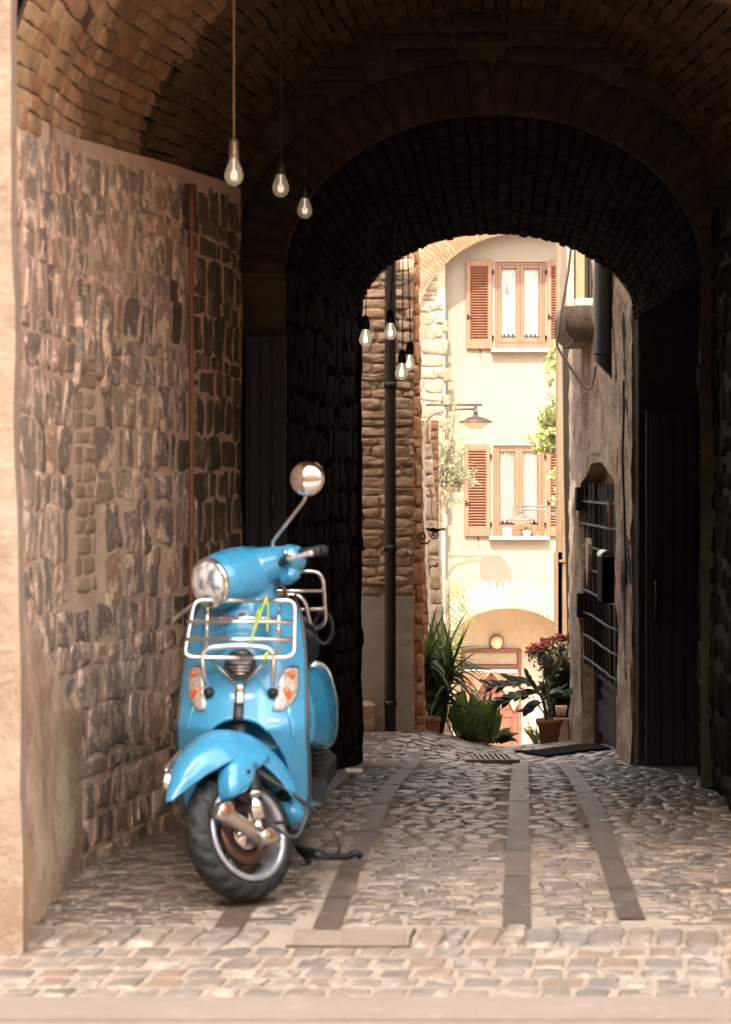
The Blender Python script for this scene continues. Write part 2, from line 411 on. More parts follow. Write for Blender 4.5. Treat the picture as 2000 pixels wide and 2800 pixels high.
# ---------------------------------------------------------------- covers, grate, mat
g = MB(); M = Matrix.Rotation(-.03, 3, 'Z')
g.box((-.048, 7.255, -.0055), (.335, .255, .022), M, .003)
o = g.build('access_cover', M_plaster('cover_stone', (0.323, 0.242, 0.201), (0.217, 0.151, 0.121), (0.371, 0.287, 0.236), 5, .5, .8)); tag(o, 'pale rectangular stone access cover set in the setts before the arch', 'access cover')
g = MB()
for a, b, c, d in ((-.235, 7.115, .375, .016), (-.24, 7.39, .02, .03)): pass
t = MB(); t.tube([(-.235, 7.119, .002), (.13, 7.114, .002), (.135, 7.255, .002), (.15, 7.385, .002)], .0055, 6)
t.build('cover_joint', m_vjoint, o)
t = thing('drain_grate', 'iron street drain grate with a row of slots in the sunlit cobbles beyond the arch', 'drain grate', (.775, 15.15, gz(.775, 15.15)))
zt = lambda y: gz(.775, y)+.016
fr = MB(); fr.smooth = False
sl = Vector((0, .72, zt(15.51)-zt(14.79))).normalized()
Mg = Matrix((Vector((1, 0, 0)), sl, Vector((1, 0, 0)).cross(sl))).transposed()
c0 = Vector((.775, 15.15, (zt(14.8)+zt(15.5))/2))
for s in (-1, 1):
    fr.box(c0+Mg @ Vector((0, s*.33, 0)), (.34, .05, .02), Mg); fr.box(c0+Mg @ Vector((s*.15, 0, 0)), (.04, .61, .02), Mg)
for i in range(9): fr.box(c0+Mg @ Vector((-.13+.26*i/8, 0, .001)), (.012, .62, .02), Mg)
fr.build('grate_frame', M_simple('grate_iron', (.16, .14, .125), .45, .5), t)
pt = MB(); pt.poly([c0+Mg @ Vector((x*.17, y*.36, -.004)) for x, y in ((-1, -1), (1, -1), (1, 1), (-1, 1))]); pt.build('pit', m_dark, t)
def on_ground(mb, pts, h):
    for i in range(len(pts)): pass
mt = MB()
nx, ny = 8, 8
def matp(i, j, top):
    a = i/(nx-1); b = j/(ny-1)
    x = lerp(lerp(1.18, 1.05, b), lerp(1.60, 1.62, b), a); y = lerp(15.75, 17.0, b)
    return (x, y, gz(x, y)+(.020 if top else .004))
it_ = mt.grid(lambda i, j: matp(i, j, 1), nx, ny); ib = mt.grid(lambda i, j: matp(i, j, 0), nx, ny)
edge = [i*ny for i in range(nx)]+[(nx-1)*ny+j for j in range(1, ny)]+[i*ny+ny-1 for i in range(nx-2, -1, -1)]+[j for j in range(ny-2, 0, -1)]
for a, b in zip(edge, edge[1:]+edge[:1]): mt.face([it_[a], ib[a], ib[b], it_[b]], True)
o = mt.build('door_mat', M_simple('mat_rubber', (.010, .009, .008), .9, ns=60, bmp=.6, spec=.05)); tag(o, 'black doormat lying on the cobbles before the grated door', 'doormat')

# ================================================================ the covered passage
PB = thing('passage_building', 'stone building whose vaulted brick passage the blue scooter stands in', 'building', (0, 7.1, 0))
# --- left wall, rubble stones laid in buff mortar
LW = [(-1.075, 7.12), (-1.02, 8.5), (-.80, 9.75), (-.575, 11.35)]
def poly_map(pl, flip=1, bulge=None):
    seg = []; L = 0
    for a, b in zip(pl, pl[1:]):
        d = math.hypot(b[0]-a[0], b[1]-a[1]); seg.append((L, d, a, b)); L += d
    def f(u, v, h):
        for (l, d, a, b) in seg:
            if u <= l+d or (l, d, a, b) == seg[-1]:
                t = (u-l)/d; x = a[0]+(b[0]-a[0])*t; y = a[1]+(b[1]-a[1])*t
                nx_, ny_ = (b[1]-a[1])/d*flip, -(b[0]-a[0])/d*flip
                hh = h+(bulge(u, v) if bulge else 0)
                return (x+nx_*hh, y+ny_*hh, v)
    return f, L
wob = lambda u, v: .02*N3(u*1.3, v*1.1)+.012*N3(u*4, v*4, 2)
lmap, LL = poly_map(LW, 1, wob)
def lz(u): return 2.44+.24*u/LL
def gl(u): p = lmap(u, 0, 0); return gz(p[0], p[1])
g = MB()
g.m = 0; nu, nv = 70, 44
g.grid(lambda i, j: lmap(LL*i/(nu-1), lerp(-.3, lz(LL*i/(nu-1))+.06, j/(nv-1)), 0), nu, nv, uvfn=lambda i, j: (LL*i/(nu-1), lerp(-.3, lz(LL*i/(nu-1))+.06, j/(nv-1)), 0))
g.m = 1
lcol = 0
def slot(u, v): return abs(u-1.52)-.15  # bricked-up loophole
def lkeep(u, v):
    if v > lz(u)-.125: return False
    if 1.36 < u < 1.68 and .95 < v < 1.86: return False
    return True
courses(g, .08, LL, -.02, 2.75, (.06, .185), (.09, .36), lmap, .046, .0045, .17, .03, lkeep, .06, it=1, soft=.16, edge=.93, rough=.8, jv=.010)
u = .06
while u < LL-.05:
    w = U(.10, .28); stone(g, outline(u+.018, min(u+w, LL)-.018, lz(u)-.125+U(-.04, 0), lz(u)+U(-.01, .012), .12, .16), lmap, .006, .12, edge=.93, rough=.8); u += w
def mossy_shade(mb):  # stones past the conduit: moss tone, darkened further in place of shade
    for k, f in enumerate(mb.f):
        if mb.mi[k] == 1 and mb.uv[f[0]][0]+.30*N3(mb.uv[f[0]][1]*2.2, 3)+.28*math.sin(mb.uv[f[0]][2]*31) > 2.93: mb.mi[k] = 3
mossy_shade(g)
# tall stones leaning round the loophole head
for k in range(5):
    u = 1.30+.1*k; stone(g, outline(u+.01, u+.085, 1.80-abs(k-2)*.06, 2.12-abs(k-2)*.05, .12), lmap, .02, .2, rough=.8)
g.m = 2
courses(g, 1.39, 1.65, .97, 1.80, (.055, .075), (.12, .2), lmap, .014, .004, .1, .01, None, .1, edge=.95)
g.build('rubble_wall', [m_mortar, m_rubble, M_stone('infill_brick', [(.42, .31, .21), (.36, .27, .19), (.46, .34, .23)], (.47, .35, .24), .45, 9, .9, .5), M_stone('mossy_shade_stone', [(0.109, 0.087, 0.056), (0.152, 0.120, 0.077), (0.087, 0.072, 0.050), (0.181, 0.135, 0.090)], (0.319, 0.235, 0.147), .35, 12, .9, .45, sm_scale=9)], PB)

# worn plaster facing on the lower front of the wall
g = MB(); n1, n2 = 60, 40
def ftop(u): return 1.05-.32*u+.14*N3(u*2.3, 5)+.05*N3(u*9, 2)
def face_(i, j):
    u = lerp(.02, 1.40+.0, i/(n1-1)); v = lerp(-.1, ftop(u), j/(n2-1)); u2 = u+(.02*N3(v*4, 3)+.01*N3(v*14, 6) if i == n1-1 else 0)
    h = .030*min(1, (n2-1-j)/3)*(1 if i < n1-1 else .0)+.006*N3(u*6, v*6)
    return lmap(u2, v, h)
g.grid(face_, n1, n2, uvfn=lambda i, j: (1.4*i/n1, 1.1*j/n2, 8))
g.build('plaster_facing', M_plaster('facing_plaster', (.60, .455, .33), (.36, .235, .155), (.72, .58, .44), 3.2, .9, .9, .45, 40, .35), PB)
# --- first vault, long bricks running away from the viewer
V0, V1 = 7.15, 11.62
def vprof(y):
    t = (y-7.15)/(11.62-7.15)
    xl = lmap(LL*t, 0, 0)[0]; xr = lerp(1.93, 1.66, t); zs = 2.44+.24*t
    return (xl+xr)/2, (xr-xl)/2, zs, lerp(1.22, .93, t)
VA = 4.0
def vmap(u, v, h):
    c, hw, zs, rs = vprof(v); a = PI*u/VA
    nx_, nz_ = math.cos(a)/hw, -math.sin(a)/rs; l = math.hypot(nx_, nz_)
    h2 = h+.006*N3(u*1.5, v*1.2, 7)
    return (c-hw*math.cos(a)+nx_/l*h2, v, zs+rs*math.sin(a)+nz_/l*h2)
g = MB(); g.m = 0
g.grid(lambda i, j: vmap(VA*i/80, lerp(V0, V1, j/40), -.004), 81, 41, uvfn=lambda i, j: (VA*i/80, lerp(V0, V1, j/40), 0))
g.m = 1
def vm2(u, v, h): return vmap(v, u, h)   # courses run along the depth
def vkeep(u, v):
    d = (u-8.05)-(v-.42)*.9
    return not (.42 < v < 1.15 and -.09 < d < .13)
courses(g, V0+.05, V1, .0, VA, (.058, .074), (.2, .31), vm2, .005, .0022, .10, .003, vkeep, .04, it=1, soft=.15, edge=.96, rough=.9)
def depth_shade(mb):  # bricks darken with depth, vault shade put into their colours
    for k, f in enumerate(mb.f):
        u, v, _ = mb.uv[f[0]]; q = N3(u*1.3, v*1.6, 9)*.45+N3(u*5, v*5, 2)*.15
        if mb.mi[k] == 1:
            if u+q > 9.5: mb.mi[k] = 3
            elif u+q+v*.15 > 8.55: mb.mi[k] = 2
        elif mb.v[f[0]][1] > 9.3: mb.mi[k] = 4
depth_shade(g)
g.build('brick_vault', [m_vjoint, m_vbrick, M_stone('half_shade_brick', [(0.297, 0.182, 0.098), (0.365, 0.230, 0.124), (0.243, 0.149, 0.085), (0.324, 0.169, 0.091)], (0.351, 0.243, 0.143), .3, 8, .9, .4, soot=(0.121, 0.081, 0.046), spec=.15), M_stone('deep_shade_brick', [(0.101, 0.068, 0.036), (0.135, 0.088, 0.048), (0.081, 0.057, 0.033)], (0.115, 0.081, 0.047), .3, 8, .95, .4, soot=(0.041, 0.030, 0.018), spec=.08), m_shadej], PB)

# --- right wall of the first vault and the dark doorway recess
RW = [(1.95, 7.15), (1.72, 9.5), (1.56, 10.2), (1.76, 12.7), (1.98, 12.78), (1.98, 14.28), (1.62, 14.33), (1.60, 14.95)]
rmap, RL = poly_map(RW, -1, wob)
g = MB(); g.m = 0
nw_ = 0
brk = [0]
for a, b in zip(RW, RW[1:]): brk.append(brk[-1]+math.hypot(b[0]-a[0], b[1]-a[1]))
us = sorted(set([RL*i/90 for i in range(91)]+brk))
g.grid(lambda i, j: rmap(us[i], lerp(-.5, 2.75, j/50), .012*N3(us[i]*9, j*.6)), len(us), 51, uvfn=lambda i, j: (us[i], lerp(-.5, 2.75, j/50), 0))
g.m = 1
courses(g, .1, brk[3], -.25, 2.7, (.12, .24), (.15, .4), rmap, .06, .012, .22, .08, None, .2, it=1, soft=.27, rough=.8)
g.build('right_wall', [M_plaster('shade_plaster', (.045, .033, .022), (.016, .012, .009), (.075, .055, .036), 2.6, .9, .9, .6, 40, .5), m_soot], PB)  # wall plaster darkened to imitate the passage shade
g = MB(); g.grid(lambda i, j: (lerp(1.945, 1.70, i/10)-.012, lerp(7.2, 9.6, i/10), lerp(-.1, 2.6, j/10)), 11, 11)
g.build('bounce_sheet', m_cream, PB)  # unseen pale sheet added to bounce light onto the rubble wall
# recess door
g = MB(); g.smooth = False
g.box((1.80, 14.22, .72), (.30, .05, 2.1)); 
for q in (1.70, 1.77, 1.84, 1.91): g.box((q, 14.19, .72), (.062, .012, 2.08), None, .004)
dr = g.build('recess_door', M_simple('black_door', (.006, .005, .004), .7), PB)
hd = MB(); hd.tube([(1.70, 14.16, .55), (1.70, 14.12, .56), (1.70, 14.12, .76), (1.70, 14.16, .77)], .012, 8); hd.build('handle', M_simple('old_brass', (0.080, 0.048, 0.020), .35, 1), dr)

# --- cross wall with the brick arch
OC, OH, OZ, OR_ = .615, .995, 2.36, .76
D2 = 11.62
def oin(a, r=0): return (OC-(OH+r)*math.cos(a), OZ+(OR_+r)*math.sin(a))
g = MB(); g.m = 0
c, hw, zs, rs = vprof(D2)
def endw(i, j):
    a = PI*i/60; x0, z0 = oin(a); x1, z1 = c-(hw+.1)*math.cos(a), zs+(rs+.12)*math.sin(a)
    t = j/6; return (lerp(x0, x1, t), D2-.005+.01*N3(i*.5, j), lerp(z0, z1, t))
g.grid(endw, 61, 7, uvfn=lambda i, j: (endw(i, j)[0], endw(i, j)[2], 0))
for x0, x1 in ((-.60, -.38), (1.61, 1.8)):
    g.grid(lambda i, j: (lerp(x0, x1, i/3), D2-.004, lerp(-.4, 2.7, j/12)), 4, 13, uvfn=lambda i, j: (lerp(x0, x1, i/3), lerp(-.4, 2.7, j/12), 0))
g.m = 1
def emap(u, v, h): return (u, D2-h-.004, v)
def ekeep(u, v):
    a = math.atan2((v-OZ)/(OR_+.31), (u-OC)/-(OH+.31)); 
    q = ((u-OC)/(OH+.30))**2+((max(v, OZ)-OZ)/(OR_+.30))**2
    w = ((u-c)/(hw+.02))**2+((max(v, zs)-zs)/(rs+.02))**2
    return q > 1.0 and w < 1.0
courses(g, -.6, 1.7, 2.3, 3.9, (.06, .1), (.2, .4), emap, .022, .014, .12, .03, ekeep, .15)
n = 34
for k in range(n):      # voussoirs
    a0, a1 = PI*(k+.05)/n, PI*(k+.95)/n
    pts = []
    for (aa, rr) in ((a0, .015), (a1, .015), (a1, .26), (a0, .26)): pts.append(oin(aa, rr+U(-.01, .01)))
    q = []
    for i in range(4):
        A, B = pts[i], pts[(i+1) % 4]; q += [(lerp(A[0], B[0], .1), lerp(A[1], B[1], .1)), (lerp(A[0], B[0], .9), lerp(A[1], B[1], .9))]
    stone(g, q, emap, .02, .1, edge=.93, rough=.6)
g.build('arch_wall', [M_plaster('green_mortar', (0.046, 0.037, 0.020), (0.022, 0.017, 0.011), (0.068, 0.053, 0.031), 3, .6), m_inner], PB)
# door leaf standing in the corner beside the arch
g = MB(); g.smooth = False
g.box((-.475, 11.53, .98), (.19, .05, 2.15))
for q in (-.53, -.475, -.42): g.box((q, 11.503, .98), (.05, .01, 2.14), None, .004)
dr = g.build('corner_door', M_wood('old_door', (.008, .006, .0045), (.004, .003, .0025), rough=.7), PB)
hd = MB(); hd.tube([(-.44, 11.49, 1.2), (-.44, 11.45, 1.19), (-.44, 11.45, 1.34), (-.44, 11.49, 1.33)], .008, 8); hd.build('handle', M_simple('door_iron', (.10, .08, .06), .4, .9), dr)

# --- second, lower vault and its side walls
D3 = 14.5
def v2(y):
    t = (y-D2)/(D3-D2)
    return lerp(OC, .785, t), lerp(OH, .835, t), lerp(OZ, 2.32, t), lerp(OR_, .52, t)
def v2map(u, v, h):
    c, hw, zs, rs = v2(v); a = PI*u/3.2
    nx_, nz_ = math.cos(a)/hw, -math.sin(a)/rs; l = math.hypot(nx_, nz_); h2 = h+.02*N3(u*2, v*2, 5)
    return (c-hw*math.cos(a)+nx_/l*h2, v, zs+rs*math.sin(a)+nz_/l*h2)
g = MB(); g.m = 0
g.grid(lambda i, j: v2map(3.2*i/60, lerp(D2, D3+.02, j/30), -.004), 61, 31, uvfn=lambda i, j: (3.2*i/60, lerp(D2, D3, j/30), 0))
g.m = 1
courses(g, D2+.02, D3+.02, .0, 3.2, (.06, .09), (.14, .28), lambda u, v, h: v2map(v, u, h), .014, .009, .12, .015, None, .12, it=1, soft=.2, rough=.8)
g.build('inner_vault', [m_shadej, m_soot], PB)
pl = [(-.38, D2), (-.05, D3), (-.02, D3+.02)]
pmap, pL = poly_map(pl, 1, wob)
g = MB(); g.m = 0
g.grid(lambda i, j: pmap(pL*i/40, lerp(-.6, 2.5, j/60), .015*N3(i*.8, j*.5)), 41, 61, uvfn=lambda i, j: (pL*i/40, lerp(-.6, 2.5, j/60), 0))
g.m = 1
courses(g, 0, pL, -.5, 2.42, (.1, .2), (.15, .35), pmap, .014, .006, .22, .05, None, .1, it=1, soft=.25, rough=.9)
g.build('passage_wall', [m_shadej, m_soot], PB)
# --- far rim: back face of the passage with its opening
def back(i, j):
    c, hw, zs, rs = v2(D3); a = PI*i/48
    x0, z0 = c-hw*math.cos(a), zs+rs*math.sin(a)
    k = 9/max(abs(math.cos(a)), abs(math.sin(a))); x1, z1 = c-k*math.cos(a), zs+.001+min(k*math.sin(a), 2.65)
    return (lerp(x0, x1, j), D3+.02+.001*j, lerp(z0, z1, j))
# outer shell of the building: front with opening, back with opening, roof, flanks
g = MB(); g.smooth = True
FX0, FX1, FH = -1.05, 1.98, 8.0
def front(i, j):
    a = PI*i/48; c = (FX0+FX1)/2; hw = (FX1-FX0)/2
    x0, z0 = c-hw*math.cos(a), 2.95+1.25*math.sin(a)
    k = 14/max(abs(math.cos(a)), 1e-6) if abs(math.cos(a)) > abs(math.sin(a))*14/5.05 else 5.05/max(math.sin(a), 1e-6)
    x1, z1 = c-k*math.cos(a), 2.95+k*math.sin(a)
    return (lerp(x0, x1, j), lerp(z0, z1, j))
for Y, fn in ((7.02, front),):
    g.grid(lambda i, j: (fn(i, j/6)[0], Y+.004*N3(i*.4, j), fn(i, j/6)[1]), 49, 7, uvfn=lambda i, j: (*fn(i, j/6), 0))
ne = 26
def jx(z): return FX0+.02+.035*sstep(2.6, 0, z)+.012*N3(z*3, 4)
g.grid(lambda i, j: (lerp(-13, jx(lerp(-.1, 2.95, j/ne)), i/8), 7.02, lerp(-.1, 2.95, j/ne)), 9, ne+1, uvfn=lambda i, j: (lerp(-13, FX0, i/8), lerp(-.1, 2.95, j/ne), 0))
g.grid(lambda i, j: (jx(lerp(-.1, 2.95, j/ne))-.0*i, 7.02+.12*i/2, lerp(-.1, 2.95, j/ne)), 3, ne+1, uvfn=lambda i, j: (FX0+.06*i, lerp(-.1, 2.95, j/ne), 0))
g.grid(lambda i, j: (lerp(FX1, 15, i/4), 7.02, lerp(-.1, 2.95, j/4)), 5, 5)
g.grid(lambda i, j: (FX1, 7.02+.15*i, lerp(-.1, 2.95, j/4)), 2, 5)
g.grid(lambda i, j: (front(i, 0)[0], 7.02+.16*j, front(i, 0)[1]), 49, 2, uvfn=lambda i, j: (i*.08, j*.15, 0))
g.grid(lambda i, j: back(i, j/4), 49, 5, uvfn=lambda i, j: (back(i, j/4)[0], back(i, j/4)[2], 0))
g.quad((-9, D3+.02, -1), (-.045, D3+.02, -1), (-.045, D3+.02, 2.4), (-9, D3+.02, 2.4)); g.quad((1.62, D3+.02, -1), (10, D3+.02, -1), (10, D3+.02, 2.4), (1.62, D3+.02, 2.4))
g.quad((-13, 7.02, FH), (15, 7.02, FH), (15, D3+.02, 5.0), (-13, D3+.02, 5.0))
g.quad((-13, 7.02, -1), (-13, D3, -1), (-13, D3, FH), (-13, 7.02, FH)); g.quad((15, 7.02, -1), (15, D3, -1), (15, D3, FH), (15, 7.02, FH))
g.quad((-13, D3+.02, 2.3), (-8.2, D3+.02, 2.3), (-8.2, D3+.02, 5.0), (-13, D3+.02, 5.0)); g.quad((9.7, D3+.02, 2.3), (15, D3+.02, 2.3), (15, D3+.02, 5.0), (9.7, D3+.02, 5.0))
g.quad((-13, D3+.02, -1), (-9, D3+.02, -1), (-9, D3+.02, 2.4), (-13, D3+.02, 2.4))
g.build('outer_wall', M_plaster('front_plaster', (0.446, 0.349, 0.268), (0.312, 0.216, 0.149), (0.506, 0.416, 0.335), 2.2, 1.0, .9, .55, 50, .7), PB)

# --- unseen house across the street, its gateway added to shape the sun
OB = thing('sun_gate_house', 'ochre house across the street, mirrored in the scooter chrome, with an added gateway shaping the sun', 'house', (0, -4.5, 0))
g = MB(); g.smooth = False
g.box((-1.85, -4.75, 15.75), (10, .5, 8.5)); g.box((-7.6, -4.75, 10), (1.5, .52, 20)); g.box((3.9, -4.75, 10), (1.5, .52, 20)); g.build('wall', M_plaster('ochre_render', (.62, .40, .22), (.5, .3, .16), (.68, .48, .3), 1, .2), OB)
g = MB(); g.smooth = False; g.box((0, -13, 5.5), (60, 4, 11)); g.box((-16, -2, 5), (2, 18, 10)); g.box((17, -2, 5), (2, 18, 10)); g.build('sky_block', M_plaster('sky_block_render', (.50, .36, .24), (.4, .28, .18), (.56, .42, .3), 1, .2), OB)  # unseen back row and flanks added to block low sky light
for x in (-2.9, -.8):
    for z in (12.4, 15.8):
        w = MB(); w.smooth = False; w.box((x, -4.48, z+.8), (1.1, .1, 1.7)); w.build('window', M_simple('shutter_dark', (.10, .05, .03), .6), OB)

# conduit on the left wall
g = MB(); p0 = lmap(2.92, 0, .02)
g.tube([(p0[0]+.012+N3(z*2)*.002, p0[1], z) for z in [lerp(gz(p0[0], p0[1]), 2.6, i/24) for i in range(25)]], .011, 8)
o = g.build('conduit_pipe', M_simple('rust_pipe', (.22, .10, .055), .55, .2)); tag(o, 'thin rusty conduit running up the rubble wall behind the scooter', 'pipe')
# ================================================================ alley beyond the passage
m_terra = M_simple('terracotta', (.30, .13, .07), .8, ns=10, bmp=.2)
m_abrick = M_stone('worn_brick', [(0.502, 0.321, 0.199), (0.614, 0.399, 0.252), (0.419, 0.264, 0.168), (0.670, 0.455, 0.288), (0.363, 0.250, 0.168)], (0.586, 0.427, 0.276), .3, 8, .85, 1.0)
m_amort = M_plaster('red_mortar', (0.382, 0.257, 0.163), (0.191, 0.129, 0.084), (0.529, 0.371, 0.241), 4, .9)
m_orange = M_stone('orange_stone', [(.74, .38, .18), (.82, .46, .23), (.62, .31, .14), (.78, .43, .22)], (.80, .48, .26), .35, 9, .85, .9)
m_pale = M_stone('pale_stone', [(0.214, 0.166, 0.120), (0.175, 0.130, 0.091), (0.240, 0.188, 0.143), (0.156, 0.117, 0.084), (0.194, 0.136, 0.094)], (0.214, 0.162, 0.117), .25, 8, .9, .8)
m_palem = M_plaster('pale_mortar', (0.360, 0.288, 0.216), (0.252, 0.192, 0.138), (0.420, 0.348, 0.276), 3, .7)
m_house = M_plaster('cream_render', (0.199, 0.163, 0.122), (0.172, 0.135, 0.096), (0.215, 0.181, 0.140), .55, .12, .9, 1, 30)
m_pipe = M_simple('brown_pipe', (0.021, 0.016, 0.012), .45, .3)
m_blackp = M_simple('black_pipe', (.035, .033, .035), .5, .1)

# --- left wall facing the passage: worn brick above a plaster plinth
BD = 16.5
t = thing('alley_wall', 'worn brick wall with a grey plaster base and a dark downpipe, before the sunlit alley', 'wall', (.1, BD, -.4))
g = MB(); zpl = ZP(1632, BD)
bx0, bx1 = XP(880, BD), XP(1132, BD)
g.m = 0; g.grid(lambda i, j: (lerp(bx0, bx1, i/16), BD+.01*N3(i*.7, j*.7), lerp(zpl, 4.7, j/60)), 17, 61, uvfn=lambda i, j: (lerp(bx0, bx1, i/16), lerp(zpl, 4.7, j/60), 1))
g.m = 1; courses(g, bx0, bx1, zpl, 3.7, (.05, .085), (.12, .30), lambda u, v, h: (u, BD-h, v), .014, .008, .2, .02, None, .2, it=1, soft=.2, edge=.9, rough=2.0)
g.m = 0
g.box((-2.3, BD+1.2, 1.4), (5.2, 2.3, 6.8)); g.box((bx1-.5, BD+.3, 1.4), (.98, .5, 6.8))
g.build('brick_face', [m_amort, m_abrick], t)
g = MB()
g.grid(lambda i, j: (lerp(bx0, bx1, i/12), BD-.045+.006*N3(i*.5, j*.5), lerp(-.9, zpl+.01*N3(i*.6, 3), j/16)), 13, 17, uvfn=lambda i, j: (lerp(bx0, bx1, i/12), lerp(-.9, zpl, j/16), 1))
g.grid(lambda i, j: (lerp(bx0, bx1, i/12), BD-.045*(1-j)+.0*i, zpl+.01*N3(i*.6, 3)), 13, 2)
g.build('plaster_base', M_plaster('base_plaster', (0.405, 0.338, 0.270), (0.270, 0.216, 0.169), (0.486, 0.405, 0.338), 1.8, .4, .9, .8, 40, .4), t)
g = MB(); px = XP(1068, 16.3)
g.tube([(px, 16.32, z) for z in [lerp(-.45, 6, i/12) for i in range(13)]], .038, 12)
for z in (-.15, .9, 2.0, 3.2): g.tube([(px, 16.32, z-.02), (px, 16.32, z+.02)], .046, 12)
o = g.build('downpipe', m_pipe); tag(o, 'dark brown downpipe running down the worn brick wall of the alley', 'downpipe')
g = MB(); g.box((-.02, 16.35, gz(0, 16.3)+.1), (.16, .2, .2), Matrix.Rotation(.2, 3, 'Z'), .02)
o = g.build('stone_block', m_abrick); tag(o, 'small rough stone block at the foot of the plaster base by the passage corner', 'stone block')

# --- rough stone pier, warm bounce light put into its orange stone colour
def pier(name, px_l, px_r, y0, y1, D, depth, m1, m2, label, lean=(0, 0), seed=0):
    t = thing(name, label, 'pier', (XP((px_l+px_r)/2, D), D, ZP(y1, D)))
    g = MB(); zb, zt = ZP(y1, D)-.3, ZP(y0, D)
    xl = lambda z: lerp(XP(px_l+lean[0], D), XP(px_l, D), (z-zb)/(zt-zb)); xr = lambda z: lerp(XP(px_r+lean[1], D), XP(px_r, D), (z-zb)/(zt-zb))
    nz_ = 90
    def fn(i, j):
        z = lerp(zb, zt, j/nz_); k = i % 24; a = k/6
        cx = [(0, 0), (1, 0), (1, 1), (0, 1), (0, 0)]; s = int(a); f = a-s
        u = lerp(cx[s][0], cx[s+1][0], f); v = lerp(cx[s][1], cx[s+1][1], f)
        # rounded, chipped corners and worn face
        d = .022*N3(u*5+seed, z*3.2, v*4)+.018*N3(u*14+seed, z*11, v*12)-.012*max(0, N3(u*2, z*6.5, seed))
        ex = abs(u-.5)*2; ev = abs(v-.5)*2
        rd = .012 if ex > .9 and ev > .9 else 0
        nx_ = (-1 if u < .01 else 1 if u > .99 else 0); ny_ = (-1 if v < .01 else 1 if v > .99 else 0)
        return (lerp(xl(z), xr(z), u)+nx_*(d-rd), D+depth*v+ny_*(d-rd), z)
    g.grid(fn, 24, nz_+1, closed_u=True, uvfn=lambda i, j: (fn(i, j)[0]+fn(i, j)[1], fn(i, j)[2], seed))
    g.build('core', m1, t)
    g = MB()
    z = zb
    while z < zt-.05:
        h = U(.07, .2)
        for (u0, u1) in ((.02, .98),) if random.random() < .5 else ((.02, .5), (.52, .98)):
            x0, x1 = lerp(xl(z), xr(z), u0), lerp(xl(z), xr(z), u1)
            if x1-x0 > .03: stone(g, outline(x0+.004, x1-.004, z+.008, z+h-.008, .14), lambda u, v, hh: (u, D-hh-.012, v), .006, .2, rough=2.2)
        z += h
    g.build('facing_stones', m2, t); return t
pier('stone_pier', 1117, 1145, 560, 2034, 17.2, .5, M_plaster('pier_core', (.70, .38, .19), (.38, .20, .10), (.80, .48, .27), 4, .9), m_orange, 'upright rough stone pier with orange bounce light in its colour beside the dark downpipe', (-7, 20), 1)
pier('leaning_buttress', 1156, 1178, 1165, 2045, 19.6, .6, M_plaster('buttress_core', (.50, .38, .28), (.30, .21, .15), (.60, .48, .37), 4, .9), M_stone('buttress_stone', [(.70, .53, .39), (.78, .61, .46), (.60, .44, .31), (.74, .56, .41)], (.76, .60, .45), .3, 9, .85, .9), 'rough stone buttress leaning over behind the spiky yucca', (36, 66), 5)
# brick infill between pier and buttress
g = MB(); D = 20.2; x0, x1 = XP(1118, D), XP(1200, D); z0, z1 = -1.5, ZP(1150, D)
g.m = 0; g.grid(lambda i, j: (lerp(x0, x1, i/6), D, lerp(z0, z1, j/20)), 7, 21); g.quad((x0, D, z1), (x1, D, z1), (x1, D+.8, z1), (x0, D+.8, z1)); g.quad((x1, D, z0), (x1, D+.8, z0), (x1, D+.8, z1), (x1, D, z1)); g.m = 1
courses(g, x0, x1, z0+.8, z1, (.07, .1), (.14, .3), lambda u, v, h: (u, D-h, v), .014, .012, .12, .01, None, .2, it=1, rough=.7)
o = g.build('garden_wall', [m_amort, M_stone('warm_brick', [(.46, .25, .15), (.52, .30, .18), (.40, .22, .13)], (.48, .32, .2), .3, 9, .85, .6)]); tag(o, 'low warm brick wall between the upright stone pier and the leaning buttress', 'wall')
# scroll bracket with a bird, fixed to the pier
t = thing('bird_bracket', 'black scrolled iron bracket with a small bird silhouette on the stone pier', 'bracket', P(1146, 1480, 17.1))
g = MB(); D = 17.1
def sp(cx, cy, r, a0, a1, k=26): return [P(cx+r*(1-.75*i/k)*math.cos(lerp(a0, a1, i/k)), cy+r*(1-.75*i/k)*math.sin(lerp(a0, a1, i/k)), D) for i in range(k+1)]
g.tube(spline([P(1176, 1478, D), P(1170, 1484, D), P(1162, 1487, D), P(1152, 1484, D), P(1144, 1477, D)], 6), .0055, 6)
g.tube(sp(1155, 1468, 13, PI*.75, PI*.75+4.6*PI/1.6), .005, 6); g.tube(sp(1190, 1462, 12, PI*.9, PI*.9-4.6*PI/1.6), .005, 6)
g.build('scroll', m_iron, t)
g = MB()
bird = [(1162, 1447), (1168, 1443), (1174, 1445), (1184, 1443), (1200, 1446), (1216, 1443), (1220, 1447), (1206, 1450), (1196, 1455), (1186, 1456), (1174, 1452), (1168, 1448)]
a = [g.vert(P(x, y, D-.006)) for x, y in bird]; b = [g.vert(P(x, y, D+.006)) for x, y in bird]
g.face(a, True); g.face(b[::-1], True)
for i in range(len(a)): g.face([a[i], b[i], b[(i+1) % len(a)], a[(i+1) % len(a)]], True)
g.build('bird', m_iron, t)
